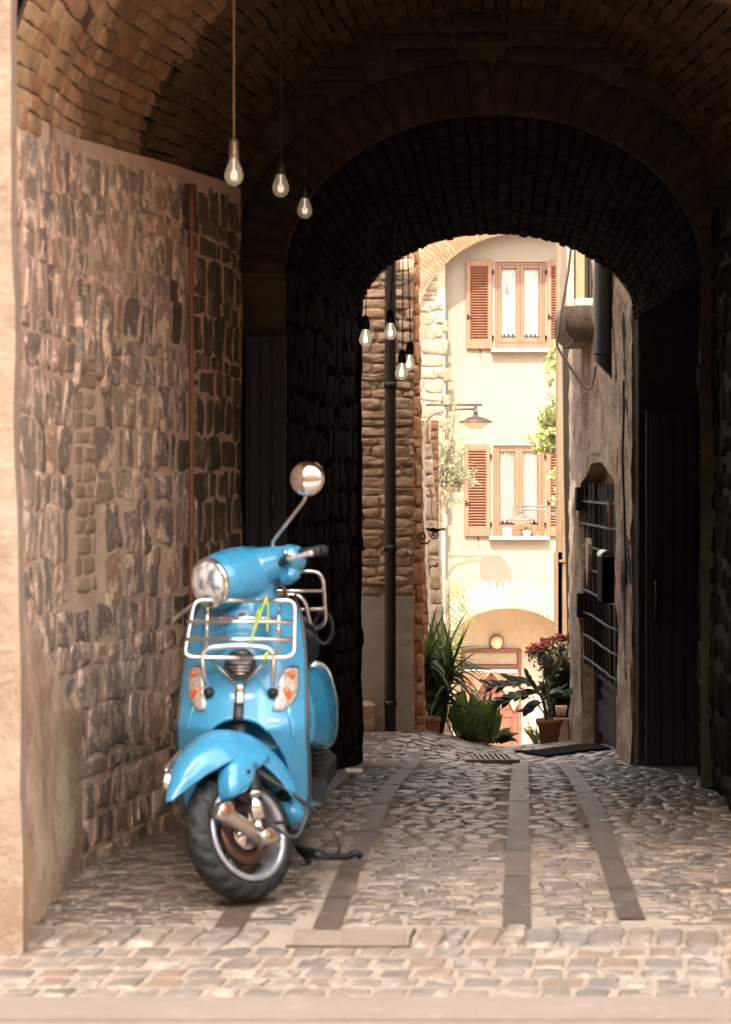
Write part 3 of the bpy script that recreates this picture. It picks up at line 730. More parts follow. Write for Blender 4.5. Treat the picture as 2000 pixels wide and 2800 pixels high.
# hanging chain and bell at the passage corner
t = thing('hanging_bell', 'small dark bell on a chain of rings hanging at the passage corner', 'bell', P(984, 1500, 14.6))
g = MB(); D = 14.62
for k in range(7):
    c = P(984+3*math.sin(k*2.1), 1395+k*13, D); r = .018
    pts = [(c.x+r*.7*math.cos(a)*(1 if k % 2 else .3), c.y+r*.7*math.cos(a)*(.3 if k % 2 else 1), c.z+r*1.5*math.sin(a)) for a in [2*PI*i/10 for i in range(10)]]
    g.tube(pts, .004, 5, closed=True)
for (cx, cy, r) in ((980, 1420, 10), (990, 1415, 8), (978, 1440, 8)):
    c = P(cx, cy, D); g.tube([(c.x+r/F*D*math.cos(a), c.y, c.z+r/F*D*math.sin(a)) for a in [2*PI*i/14 for i in range(14)]], .004, 5, closed=True)
g.tube([P(984, 1395, D), P(982, 900, D)], .004, 5)
g.build('chain', m_iron, t)
g = MB(); c = P(984, 1486, D); g.lathe([(.0, .05), (.012, .05), (.022, .03), (.026, -.02), (.034, -.045), (.03, -.045), (.0, -.03)], Matrix.Translation(c), 16)
g.tube([P(984, 1492, D), P(985, 1512, D)], .008, 6); g.build('bell', m_iron, t)

# --- far left rubble house and the brick arch joined to it
HD = 44.0
K = HD/F
def H(px, py, d=0): return Vector(((px-1000)*K, HD-d, CAMZ-(py-1300)*K))
t = thing('stone_house', 'sunlit rubble stone house wall at the alley end, under the brick arch', 'house', H(1190, 1500, .4))
g = MB(); d0 = .35
def sm(u, v, h): return (u, HD-d0-h, v)
x0, x1 = (1085-1000)*K, (1216-1000)*K; z0, z1 = CAMZ-(1450-1300)*K, 8.0
g.m = 0
for a, b, c_, d_ in ((x0, x1, -4.4, z1),): g.grid(lambda i, j: (lerp(a, b, i/10), HD-d0, lerp(c_, d_, j/30)), 11, 31, uvfn=lambda i, j: (lerp(a, b, i/10), lerp(c_, d_, j/30), 2))
g.quad((x1, HD-d0, -4.4), (x1, HD, -4.4), (x1, HD, z1), (x1, HD-d0, z1))
g.m = 1
courses(g, x0, x1-.02, z0, CAMZ-(830-1300)*K, (.13, .33), (.2, .55), sm, .035, .03, .22, .05, None, .2, it=1, soft=.22, rough=1.2)
courses(g, x0, x1-.13, CAMZ-(828-1300)*K, 6.4, (.07, .11), (.2, .35), sm, .025, .02, .15, .02, None, .2, it=1, rough=.8)
for k in range(9):
    zz = lerp(z0, CAMZ-(850-1300)*K, k/9)+U(0, .1); stone(g, outline(x1-.05, x1+U(.03, .14), zz, zz+U(.2, .32), .15), lambda u, v, h: (u, HD-d0-h+.0, v), .035, .2, rough=1)
g.build('rubble_face', [m_palem, m_pale], t)

t = thing('brick_arch', 'brick archway spanning the alley high up before the cream house', 'archway', H(1150, 800, 2))
AX, AZ, AH, AR = (1425-1000)*K, CAMZ-(905-1300)*K, 285*K, 262*K
def av(a, r=0): return (AX-(AH+r)*math.cos(a), AZ+(AR+r)*math.sin(a))
g = MB(); g.m = 0; Y0, Y1 = HD-1.25, HD-.36
def fl(y): return .55*(Y1-y)/(Y1-Y0)
amax = .62*PI
g.grid(lambda i, j: (av(amax*i/60, fl(lerp(Y0, Y1, j/6)))[0], lerp(Y0, Y1, j/6), av(amax*i/60, fl(lerp(Y0, Y1, j/6)))[1]), 61, 7, uvfn=lambda i, j: (i*.05, lerp(0, 1.7, j/6), 0))
g.grid(lambda i, j: (av(amax*i/60, .55+.3*j)[0], Y0, av(amax*i/60, .55+.3*j)[1]), 61, 3, uvfn=lambda i, j: (i*.05, j*.5, 0))
g.grid(lambda i, j: (av(amax*i/60, 1.0)[0], lerp(Y0, Y1, j), av(amax*i/60, 1.0)[1]), 61, 2)
g.m = 1
al = AH*amax*.95
def am(u, v, h): a = u/al*amax; q = av(a, fl(v)-h); return (q[0], v, q[1])
courses(g, 0, al, Y0+.02, Y1, (.2, .34), (.055, .075), am, .012, .012, .1, .01, None, .15, it=1, rough=.6, bond=False)
def am2(u, v, h): a = u/al*amax; q = av(a, .55+v); return (q[0], Y0-h, q[1])
courses(g, 0, al, .01, .95, (.26, .3), (.06, .09), am2, .012, .012, .1, .01, None, .15, it=1, rough=.6, bond=False)
g.m = 0; g.box((AX-AH-1.2, HD-1.3, 0.2), (1.1, 1.6, 10.5))
g.build('brickwork', [M_plaster('arch_mortar', (.48, .33, .22), (.3, .2, .13), (.58, .43, .3), 3), M_stone('arch_brick', [(.52, .33, .21), (.60, .40, .27), (.46, .28, .18), (.56, .39, .27)], (.56, .42, .3), .35, 8, .85, .6)], t)

# ================================================================ the cream house
m_wood = M_wood('shutter_wood', (0.198, 0.082, 0.042), (0.139, 0.055, 0.028), (12, 12, 1.5), .5, .1)
m_wood2 = M_wood('frame_wood', (0.178, 0.081, 0.041), (0.134, 0.056, 0.030), (12, 12, 1.5), .45, .1)
m_doorw = M_wood('door_wood', (0.179, 0.053, 0.030), (0.132, 0.036, 0.022), (9, 9, .8), .5, .15)
m_curt = M_simple('lace_curtain', (.66, .64, .60), .95, ns=30, var=.04)
m_sill = M_simple('sill_stone', (0.468, 0.408, 0.340), .8)
m_pane = M_glass('window_glass', (.92, .95, .94), .06)
t_house = thing('cream_house', 'sunlit cream house with brown shuttered windows closing the alley', 'house', H(1380, 2060))
wins = [((1354, 716), (1492, 954)), ((1349, 1218), (1490, 1466))]
NX0, NX1, NCR, NSP = 1232, 1552, 1664, 1770   # door niche in pixels
g = MB(); g.smooth = False
hx = lambda px: (px-1000)*K; hz = lambda py: CAMZ-(py-1300)*K
xs_ = sorted([hx(1180), hx(2100)]+[hx(w[k][0]) for w in wins for k in (0, 1)]+[hx(NX0), hx(NX1)])
zs_ = sorted([-4.6, 8.5]+[hz(w[k][1]) for w in wins for k in (0, 1)]+[hz(NCR), hz(NSP)])
def hole(x, z):
    for (a, b), (c, d) in wins:
        if hx(a) < x < hx(c) and hz(d) < z < hz(b): return True
    return hx(NX0) < x < hx(NX1) and z < hz(NCR)
for a, b in zip(xs_, xs_[1:]):
    for c, d in zip(zs_, zs_[1:]):
        if not hole((a+b)/2, (c+d)/2): g.quad((a, HD, c), (b, HD, c), (b, HD, d), (a, HD, d))
for (a, b), (c, d) in wins:      # reveals
    A, B, Cc, Dd = hx(a), hx(c), hz(d), hz(b); e = .16
    g.quad((A, HD, Cc), (A, HD+e, Cc), (A, HD+e, Dd), (A, HD, Dd)); g.quad((B, HD, Cc), (B, HD+e, Cc), (B, HD+e, Dd), (B, HD, Dd))
    g.quad((A, HD, Dd), (B, HD, Dd), (B, HD+e, Dd), (A, HD+e, Dd)); g.quad((A, HD, Cc), (B, HD, Cc), (B, HD+e, Cc), (A, HD+e, Cc))
def na(i, n=32):
    a = PI*i/n; return hx((NX0+NX1)/2-(NX1-NX0)/2*math.cos(a)), hz(NSP)+(hz(NCR)-hz(NSP))*math.sin(a)
ND = 1.5
for i in range(32):              # spandrel and niche vault
    p, q = na(i), na(i+1); top = hz(NCR)
    g.poly([(p[0], HD, p[1]), (q[0], HD, q[1]), (q[0], HD, top), (p[0], HD, top)])
    g.quad((p[0], HD, p[1]), (q[0], HD, q[1]), (q[0], HD+ND, q[1]), (p[0], HD+ND, p[1]))
for s in (NX0, NX1): g.quad((hx(s), HD, -4.6), (hx(s), HD+ND, -4.6), (hx(s), HD+ND, hz(NSP)), (hx(s), HD, hz(NSP)))
g.quad((hx(NX0), HD+ND, -4.8), (hx(NX1), HD+ND, -4.8), (hx(NX1), HD+ND, hz(NCR)), (hx(NX0), HD+ND, hz(NCR)))
g.quad((hx(1180), HD, 8.5), (hx(2100), HD, 8.5), (hx(2100), HD+5, 8.5), (hx(1180), HD+5, 8.5))
for i in range(2):
    xx = hx((1180, 2100)[i]); g.quad((xx, HD, -4.6), (xx, HD+5, -4.6), (xx, HD+5, 8.5), (xx, HD, 8.5))
for k, f in enumerate(g.f):
    if all(g.v[i][1] > HD-.01 for i in f) and any(g.v[i][1] > HD+ND-.02 for i in f): g.mi[k] = 1
for v in range(len(g.v)): g.uv[v] = (g.v[v][0], g.v[v][2], g.v[v][1])
g.build('wall', [m_house, M_plaster('niche_plaster', (0.495, 0.407, 0.326), (0.438, 0.348, 0.266), (0.533, 0.445, 0.365), 1, .2)], t_house)
g = MB(); n = 40                  # arch of pale stones over the door
for k in range(n):
    i0, i1 = (k+.06)/n*32, (k+.94)/n*32; p, q = na(i0), na(i1); r = U(.40, .52)
    cx_, cz_ = hx((NX0+NX1)/2), hz(NSP)
    def ex(pt, r):
        dx, dz = (pt[0]-cx_)/(hx(NX1)-cx_), (pt[1]-cz_)/(hz(NCR)-cz_)
        return (pt[0]+dx*r, pt[1]+dz*r*.95+.15*r)
    pts = [ex(p, .0), ex(q, 0.0), ex(q, r), ex(p, r)]
    ol = []
    for i in range(4):
        A, B = pts[i], pts[(i+1) % 4]; ol += [(lerp(A[0], B[0], .1), lerp(A[1], B[1], .1)), (lerp(A[0], B[0], .9), lerp(A[1], B[1], .9))]
    stone(g, ol, lambda u, v, h: (u, HD-h, v), .022, .1, edge=.94, rough=.7)
g.build('door_arch', M_stone('arch_stone', [(0.360, 0.298, 0.225), (0.330, 0.264, 0.194), (0.380, 0.322, 0.252), (0.340, 0.288, 0.225)], (0.350, 0.283, 0.211), .35, 8, .9, .5), t_house)
def louvre(px0, px1, py0, py1, name='shutter', lab=None, open_a=0.0):
    g = MB(); x0, x1, z0, z1 = hx(px0), hx(px1), hz(py1), hz(py0); th = .05; yy = HD-.055; st = .075
    g.box(((x0+st/2), yy, (z0+z1)/2), (st, th, z1-z0), None, .006); g.box(((x1-st/2), yy, (z0+z1)/2), (st, th, z1-z0), None, .006)
    g.box(((x0+x1)/2, yy, z1-.05), (x1-x0-2*st, th, .1), None, .006); g.box(((x0+x1)/2, yy, z0+.09), (x1-x0-2*st, th, .18), None, .006)
    n = 27; Mx = Matrix.Rotation(R(-38), 3, 'X')
    for i in range(n): g.box(((x0+x1)/2, yy, lerp(z0+.215, z1-.125, i/(n-1))), (x1-x0-2*st, .055, .012), Mx)
    g.box(((x0+x1)/2, yy+.028, (z0+z1)/2), (x1-x0-.03, .004, z1-z0-.03))
    o = g.build(name, m_wood, t_house)
    h = MB(); h.box((x0+.03, yy-.035, lerp(z0, z1, .36)), (.03, .02, .1), None, .006); h.tube([(x0+.035, yy-.05, lerp(z0, z1, .36)), (x0+.10, yy-.05, lerp(z0, z1, .345))], .01, 6)
    h.build('latch', m_iron, o)
    for f in (.13, .87): h = MB(); h.box(((x1+.02 if px1 < 1400 else x0-.02), yy+.01, lerp(z0, z1, f)), (.035, .03, .07), None, .005); h.build('hinge', m_iron, o)
    h = MB(); h.tube([((x0+x1)/2, yy-.0, z0-.005), ((x0+x1)/2+.01, yy-.09, z0-.03), ((x0+x1)/2+.03, yy-.1, z0-.07)], .012, 6); h.build('shutter_hook', m_iron, o)
for (a, b), (c, d) in wins:
    x0, x1, z0, z1 = hx(a), hx(c), hz(d), hz(b); y = HD+.08
    f = MB(); fw = .055
    for x in (x0+fw/2, x1-fw/2): f.box((x, y, (z0+z1)/2), (fw, .08, z1-z0), None, .006)
    for z, hh in ((z0+.06, .12), (z1-fw/2, fw)): f.box(((x0+x1)/2, y, z), (x1-x0-2*fw, .08, hh), None, .006)
    win = f.build('window', m_wood2, t_house)
    mid = (x0+x1)/2; sw = .07
    for s, (p, q) in enumerate(((x0+fw, mid), (mid, x1-fw))):
        f = MB(); sy = y-.02
        for x in (p+(.03 if s == 0 else sw/2), q-(sw/2 if s == 0 else .03)):
            wd = .06 if (s == 0) == (x < (p+q)/2) else sw
            f.box((x, sy, (z0+z1)/2+.03), (wd, .06, z1-z0-.17), None, .008)
        for z, hh in ((z0+.16, .09), (z1-fw-.03, .05)): f.box(((p+q)/2, sy, z), (q-p-.13, .055, hh), None, .006)
        f.box(((p+q)/2, sy+.0, z0+.125), (q-p, .065, .03), None, .01)
        f.build('sash', m_wood2, win)
        f = MB(); f.quad((p+.05, y+.005, z0+.16), (q-.05, y+.005, z0+.16), (q-.05, y+.005, z1-.09), (p+.05, y+.005, z1-.09)); f.build('pane', m_pane, win)
        f = MB(); n = 34
        def cf(i, j):
            u = i/(n-1); zb = z0+.22+(.07*abs(((u*4) % 1)-.5)*2 if j == 0 else 0)
            return (lerp(p+.045, q-.045, u), y+.05+.012*math.sin(u*40), lerp(zb, z1-.08, j/8))
        f.grid(cf, n, 9); f.build('curtain', m_curt, win)
    f = MB(); f.box(((x0+x1)/2, y+.45, (z0+z1)/2), (x1-x0+.5, .02, z1-z0+.5)); f.build('dark_room', M_simple('room_dark', (.10, .085, .07), .9), win)
    f = MB(); f.box((mid, HD-.06, z0-.03), (x1-x0+.16, .26, .06), None, .012); f.build('sill', m_sill, win)
    louvre(a-79, a-9, b-3, d+0); louvre(c+4, c+74, b-3, d+0)
# small sailing boat ornament on the upper curtain
f = MB(); q = H(1389, 790, -.11); f.poly([(q.x-.05, q.y, q.z-.05), (q.x+.05, q.y, q.z-.05), (q.x+.03, q.y, q.z-.08), (q.x-.03, q.y, q.z-.08)]); f.poly([(q.x, q.y, q.z-.04), (q.x, q.y, q.z+.1), (q.x-.045, q.y, q.z-.03)]); f.tube([(q.x+.005, q.y, q.z-.05), (q.x+.005, q.y, q.z+.12)], .004, 5)
o = f.build('boat_ornament', M_simple('boat_red', (.45, .22, .15), .7)); tag(o, 'tiny sailing boat ornament hung against a curtain of the upper window', 'ornament')
# door with transom
DD = HD+ND; KD = DD/F
dx = lambda px: (px-1000)*KD; dz = lambda py: CAMZ-(py-1300)*KD
X0, X1 = dx(1262), dx(1424); ZT, ZM, ZC, ZB = dz(1774), dz(1820), dz(1833), dz(2085)
f = MB(); fw = .06
for x in (X0+fw/2, X1-fw/2): f.box((x, DD-.05, (ZB+ZT)/2), (fw, .1, ZT-ZB), None, .006)
for z in (ZT-.03, ZM-.02): f.box(((X0+X1)/2, DD-.05, z), (X1-X0-2*fw, .1, .075), None, .006)
door = f.build('door', m_doorw, t_house)
f = MB(); f.box(((X0+X1)/2, DD-.03, (ZT+ZM)/2), (X1-X0-.14, .012, ZT-ZM-.06)); f.build('transom_pane', M_simple('frosted_pane', (.30, .24, .17), .35), door)
mid = dx(1343)
for p, q in ((X0+fw, mid-.004), (mid+.004, X1-fw)):
    f = MB(); f.box(((p+q)/2, DD-.02, (ZB+ZM)/2-.03), (q-p, .04, ZM-ZB-.06))
    w_ = q-p
    for x in (p+.05, q-.05): f.box((x, DD-.05, (ZB+ZM)/2-.03), (.1, .03, ZM-ZB-.06), None, .008)
    for zc in (ZB+.12, dz(2010), dz(1952), ZM-.1): f.box(((p+q)/2, DD-.05, zc), (w_-.2, .03, .12), None, .008)
    for z0, z1 in ((dz(2004), dz(1960)), (dz(1945), ZM-.2), (ZB+.22, dz(2016))): f.box(((p+q)/2, DD-.043, (z0+z1)/2), (w_-.26, .025, abs(z1-z0)-.06), None, .012)
    f.build('door_leaf', m_doorw, door)
f = MB(); f.box(((X0+X1)/2-.02, DD-.14, ZC), (X1-X0-.08, .05, .055), None, .008)
t = thing('bead_curtain', 'orange beaded door curtain tied open to both sides under a white rail', 'door curtain', (mid, DD-.14, ZC))
f.build('curtain_rail', M_simple('white_rail', (.8, .78, .74), .5), t)
for s in (-1, 1):
    f = MB(); xe = X0+.03 if s < 0 else X1-.05
    for k in range(26):
        xt = lerp(mid, xe, k/25); f.r = random.random()
        pts = []
        for i in range(13):
            b = i/12; pts.append((lerp(xt, lerp(xe, xt, .16)-s*.0, b**.75), DD-.13-.02*math.sin(b*3)-.002*(k % 3), ZC-.02-b*(.62+.12*(25-k)/25)))
        f.tube(pts, [.009+.004*(i % 2) for i in range(13)], 5)
    f.build('bead_strands', M_stone('beads', [(.48, .28, .18), (.52, .34, .23), (.42, .20, .13)], (.6, .4, .25), .1, 40, .6, .1), t)
f = MB(); zz = [lerp(ZB, dz(1880), i/90) for i in range(91)]
f.tube([(dx(1432)+.06+.01*math.sin(z*3), DD-.06, z) for z in zz], [.026+.009*(i % 2) for i in range(91)], 7)
o = f.build('bead_rope', M_stone('beads2', [(.62, .36, .2)], (.6, .4, .25), .1, 40, .6, .1)); tag(o, 'orange rope of beads hanging down the wall beside the house door', 'bead rope')
t = thing('globe_lamp', 'round opal wall lamp above the brown house door', 'wall lamp', (dx(1358), DD, dz(1754)))
f = MB(); c = Vector((dx(1358), DD-.12, dz(1755))); f.ell(c, (.125, .125, .125), None, 24, 16); f.build('globe', M_simple('opal_glass', (.66, .53, .36), .25, spec=.6), t)
f = MB(); f.lathe([(.0, 0), (.135, 0), (.135, .03), (.125, .03)], Matrix.Translation(c+Vector((0, .12, 0))) @ Matrix.Rotation(PI/2, 4, 'X'), 24); f.lathe([(.122, -.008), (.134, -.008), (.134, .008), (.122, .008)], Matrix.Translation(c) @ Matrix.Rotation(PI/2, 4, 'X'), 28, closed=True); f.build('mount', m_pipe, t)
# pots on the lower sill
sz = hz(1466)+.0
t = thing('sill_pot', 'plain cream pot on the lower window sill of the cream house', 'flower pot', (hx(1387), HD-.1, sz))
f = MB(); f.lathe([(0, 0), (.075, 0), (.08, .02), (.083, .15), (.07, .15), (.068, .1), (0, .1)], Matrix.Translation((hx(1387), HD-.1, sz)), 18); f.build('pot', M_simple('cream_pot', (.72, .60, .48), .7), t)
t = thing('sill_flowers', 'small round pot of pink flowers on the lower window sill', 'flower pot', (hx(1440), HD-.1, sz))
f = MB(); f.lathe([(0, 0), (.04, 0), (.07, .04), (.075, .09), (.065, .1), (.05, .08), (0, .07)], Matrix.Translation((hx(1440), HD-.1, sz)), 18); f.build('pot', M_simple('white_pot', (.8, .7, .6), .5), t)
f = MB()
for k in range(60):
    f.r = random.random(); p = Vector((hx(1440)+U(-.11, .11), HD-.1+U(-.07, .07), sz+.1+U(0, .16))); f.blade(p, (U(-1, 1), U(-1, 0), U(-.3, 1)), (0, 0, 1), U(.04, .07), .035, .4, 4)
f.build('leaves', M_leaf('geranium_leaf', (.10, .18, .03), (.30, .32, .08)), t)
f = MB()
for k in range(26):
    p = Vector((hx(1440)+U(-.09, .05), HD-.12+U(-.07, .05), sz+.15+U(0, .17))); f.ell(p, (.017, .017, .014), None, 7, 5)
f.build('blossoms', M_simple('pink_petal', (.70, .16, .18), .6), t)

# --- street lamps
def street_lamp(cx, cy, halfw, D, side, label, col, wallx):
    c = P(cx, cy, D); r = halfw/F*D
    t = thing('street_lamp', label, 'street lamp', (wallx, D, c.z+r*.7), group='bracket lamps of the alley')
    f = MB(); f.lathe([(0, .42*r), (.14*r, .42*r), (.16*r, .30*r), (.55*r, .20*r), (.97*r, .02*r), (1.0*r, -.04*r), (.97*r, -.09*r), (.6*r, -.09*r), (0, -.09*r)], Matrix.Translation(c), 36)
    f.build('lamp_shade', col, t)
    f = MB(); f.lathe([(.93*r, -.088*r), (.70*r, -.22*r), (.45*r, -.32*r), (.42*r, -.44*r), (0, -.46*r)], Matrix.Translation(c), 32); f.build('diffuser', M_simple('lamp_diffuser', (.30, .22, .16), .5), t)
    zt = c.z+.98*r; zb = c.z+.72*r; w_ = .09*r
    x_in = c.x+side*(1.5*r)
    f = MB()
    f.tube([(c.x-side*.38*r, D, zt), (wallx, D, zt)], .068*r, 8)
    f.tube(fillet([(c.x, D, zb), (x_in, D, zb), (lerp(x_in, wallx, .8), D, zb-.35*r), (wallx, D, zb-.9*r)], .6*r, 8), .068*r, 8)
    f.build('bracket_arm', col, t)
    f = MB(); f.box((c.x, D, (zt+zb)/2), (.2*r, .14*r, .44*r), None, .01); f.tube([(c.x, D, zb), (c.x, D, c.z+.4*r)], .12*r, 10); f.build('clamp', col, t)
    f = MB(); f.box((x_in, D, (zt+zb)/2), (.2*r, .14*r, .44*r), None, .01); f.build('clamp', col, t)
street_lamp(1301, 1152, 46, 41.6, -1, 'dark flat-disc street lamp on a bracket arm from the stone house wall', M_simple('lamp_brown', (0.035, 0.024, 0.017), .5, .2), XP(1165, 41.6))
street_lamp(1425, 1420, 37, 36.0, 1, 'pale grey flat-disc street lamp before the lower window', M_simple('lamp_grey', (0.100, 0.083, 0.068), .5, .2), XP(1530, 36))

# ================================================================ right side of the alley
t_r = thing('plastered_house', 'rough plastered house with a grated double door beside the letter box', 'house', (1.7, 17, -.5))
RP = [(1.60, 14.52), (1.585, 15.0), (1.56, 18.3), (1.71, 20.1)]
f2, L2 = poly_map(RP, -1, lambda u, v: .025*N3(u*2, v*1.4, 8)+.012*N3(u*7, v*6, 1))
DU0, DU1, DZT = .72, 3.05, ZP(1385, 17)+.05     # door opening along the wall
g = MB(); g.m = 0
us = sorted([L2*i/110 for i in range(111)]+[DU0, DU1]); zz = [lerp(-1.4, 4.0, j/90) for j in range(91)]
def dtop(u): s = (u-DU0)/(DU1-DU0); return 1.32+.16*math.sin(PI*min(1, max(0, s)))
DZ1 = [z for z in zz if z > 1.5][0]
def inw(u): return DU0+.01 < u < DU1-.01
def gg(i, j):
    u, z = us[i], zz[j]; return f2(u, z, .03*N3(u*3, z*2.2, 4)*(1 if z < 1.2 else .7)+.014*N3(u*9, z*6.5, 7)+.008*N3(u*21, z*16, 2))
g.grid(gg, len(us), len(zz), uvfn=lambda i, j: (us[i], zz[j], 3), skip=lambda i, j: inw((us[i]+us[i+1])/2) and zz[j] < DZ1-.001)
for i in range(24):
    ua, ub = lerp(DU0, DU1, i/24), lerp(DU0, DU1, (i+1)/24)
    ids = [g.vert(f2(u, z, .0), (u, z, 3)) for u, z in ((ua, dtop(ua)), (ub, dtop(ub)), (ub, DZ1+.03), (ua, DZ1+.03))]; g.face(ids)
for uu in (DU0, DU1):
    g.grid(lambda i, j: f2(uu, lerp(-1.4, 1.36, j/20), -.22*i/3), 4, 21, uvfn=lambda i, j: (uu+.22*i/3, lerp(-1.4, 1.36, j/20), 4))
g.grid(lambda i, j: f2(lerp(DU0, DU1, i/20), dtop(lerp(DU0, DU1, i/20)), -.22*j/2), 21, 3, uvfn=lambda i, j: (i*.1, j*.1, 4))
# rounded corner of the passage mouth
g.grid(lambda i, j: (1.60+.14*math.sin(PI*i/8*.5)+.02*N3(i*.5, j*.3), 14.54-.16*(1-math.cos(PI*i/8*.5))+.02*N3(j*.31, i*.4, 5), lerp(-.6, 2.6, j/60)), 9, 61, uvfn=lambda i, j: (i*.04, lerp(-.6, 2.6, j/60), 6))
g.box((3.25, 17.4, 1.2), (3, 5.4, 5.6))
g.build('plaster_wall', m_plgrey, t_r)
# upper window with its stone ledge
def rb(mb, u0, u1, z0, z1, out, inn=.0, ch=.0):
    pts = [f2(u, z, h) for u in (u0, u1) for z in (z0, z1) for h in (inn, out)]
    v = [mb.vert(p) for p in pts]
    for q in ((0, 1, 3, 2), (4, 6, 7, 5), (0, 4, 5, 1), (2, 3, 7, 6), (0, 2, 6, 4), (1, 5, 7, 3)): mb.face([v[k] for k in q], True)
# ledge: a projecting corbel with its own front face
g = MB(); D = 16.6; lx0, lx1 = XP(1546, D), 1.62
zA, zB, zC, zD_ = ZP(836, D), ZP(906, D), ZP(922, D), ZP(936, D)
def corb(i, j):
    prof = [(0, zA+.0), (0, zA-.01), (-.004, zB), (.018, zB-.006), (.03, zC), (.055, zC-.012), (.06, zD_)]
    dxx, z = prof[j]; x = lerp(lx0+dxx, lx1, i/14)
    return (x, D-.0+dxx*1.2+.008*N3(i*1.3, j*1.7, 3), z+.004*N3(i*2.1, j))
g.grid(corb, 15, 7, uvfn=lambda i, j: (i*.025, corb(i, j)[2], 0))
g.grid(lambda i, j: (lx0+(0, .0, -.004, .018, .03, .055, .06)[j], D+.9*i, corb(0, j)[2]), 2, 7)
g.quad((lx0, D, zA), (lx1, D, zA), (lx1, D+.9, zA), (lx0, D+.9, zA)); g.quad((lx0+.06, D+.07, zD_), (lx1, D+.07, zD_), (lx1, D+.9, zD_), (lx0+.06, D+.9, zD_))
g.build('stone_ledge', M_plaster('ledge_stone', (.36, .28, .215), (.17, .13, .10), (.46, .37, .29), 5, .9, .9, .6, 40, .7), t_r)
g = MB(); D = 16.75
g.box((XP(1556, D)+.012, D+.3, 3.2), (.05, .6, 1.6), None, .005); g.box(((XP(1566, D)+1.62)/2, D+.1, zA+.03), (.16, .3, .06), None, .01)
g.m = 1; g.box(((XP(1570, D)+1.62)/2, D+.16, 3.2), (.15, .1, 1.6)); g.m = 2
for px in (1606, 1617): g.box((XP(px, D), D+.08, 3.0), (.018, .06, 1.3))
g.build('window', [M_plaster('win_surround', (.46, .37, .29), (.3, .22, .16), (.55, .46, .38), 4, .5), M_simple('old_board', (.34, .22, .13), .8, ns=14), m_dark], t_r)
# grated double door
dlo = lambda u: gz(f2(u, 0, 0)[0], f2(u, 0, 0)[1])+.10
dm = MB(); dm.smooth = False
for k, (u0, u1) in enumerate(((DU0+.02, 1.70), (1.72, DU1-.02))):
    rb(dm, u0, u1, dlo((u0+u1)/2)-.3, 1.30, -.14, -.18)
    for a, b in ((u0, u0+.12), (u1-.12, u1)): rb(dm, a, b, dlo((a+b)/2)-.3, 1.30, -.10, -.14)
    for z0, z1 in ((dlo(u0)-.1, dlo(u0)+.12), (-.06, .03), (1.2, 1.3)): rb(dm, u0+.12, u1-.12, z0, z1, -.105, -.14)
    rb(dm, u0+.2, u1-.2, dlo(u0)+.18, -.12, -.115, -.14)
dm.build('double_door', M_wood('door_brown', (.028, .013, .008), (.012, .007, .005), (14, 14, 1), .8), t_r)
im = MB(); im.grid(lambda i, j: f2(lerp(DU0, DU1, i/16), lerp(1.26, 1.56, j/4), -.13), 17, 5, uvfn=lambda i, j: (lerp(DU0, DU1, i/16), lerp(1.26, 1.56, j/4), 0)); im.build('brick_infill', m_terra, t_r)
gm = MB()
for k in range(13):
    u = lerp(DU0+.1, DU1-.1, k/12); gm.tube([f2(u, .03, -.03), f2(u, 1.34, -.03)], .007, 6)
for z in (.08, .24, .40, .56, .72, .88, 1.04, 1.20):
    gm.tube([tuple(Vector(f2(lerp(DU0+.04, DU1-.04, i/24), z, -.015))+Vector((0, 0, .006*(i % 2)))) for i in range(25)], [.0075+.002*(i % 2) for i in range(25)], 6)
gm.build('iron_grating', M_simple('rust_iron', (0.024, 0.015, 0.012), .7, .2, ns=30), t_r)
for z in (1.22, .45):
    hm = MB(); rb(hm, DU1-.10, DU1+.06, z-.085, z+.085, .03, -.10); hm.build('door_hinge', m_iron, t_r)
# heart, letter box and pipes hung on it
g = MB(); q = Vector(f2(2.5, .82, -.005))
hp = [(0, -.22), (.05, -.10), (.075, .02), (.07, .09), (.04, .13), (0, .10), (-.04, .13), (-.07, .09), (-.075, .02), (-.05, -.10)]
a = [g.vert((q.x-.012, q.y+u*1.6, q.z+v)) for u, v in hp]; b = [g.vert((q.x+.012, q.y+u*1.6, q.z+v)) for u, v in hp]
g.face(a, True); g.face(b[::-1], True)
for i in range(10): g.face([a[i], b[i], b[(i+1) % 10], a[(i+1) % 10]], True)
o = g.build('wooden_heart', M_simple('pink_wood', (.40, .26, .21), .8, ns=20)); tag(o, 'faded pink wooden heart hanging on the grated door', 'ornament')
t = thing('letter_box', 'black metal letter box with a rounded grey lid beside the grated door', 'letter box', (1.50, 14.95, .8))
g = MB(); D = 14.72; bx_, bz0, bz1 = XP(1664, D), ZP(1650, D), ZP(1523, D); wd = 36/F*D
g.box((bx_, D+.16, (bz0+bz1)/2), (wd, .30, bz1-bz0), None, .008); g.build('body', m_iron, t)
g = MB(); g.lathe([(0, -.002), (wd*.5, -.002), (wd*.52, 0), (wd*.52, .31), (0, .312)], Matrix.Translation((bx_, D, bz1-.002)) @ Matrix.Rotation(-PI/2, 4, 'X') , 16, a0=PI, a1=2*PI)
g.build('lid', M_simple('blue_grey_lid', (0.100, 0.110, 0.138), .35, .3), t)
g = MB(); g.tube([P(1548, 560, 20.3), P(1552, 1000, 20.3), P(1556, 1300, 20.3), P(1566, 1760, 20.3), P(1572, 2040, 20.3)], .045, 12)
o = g.build('downpipe', m_pipe); tag(o, 'dark downpipe slanting slightly at the far corner of the rough plastered house', 'downpipe')
g = MB(); D = 15.2; r = 27/F*D*.9; cx_ = XP(1654, D); k = 16; zb0, zb1 = ZP(985, D), ZP(1036, D)
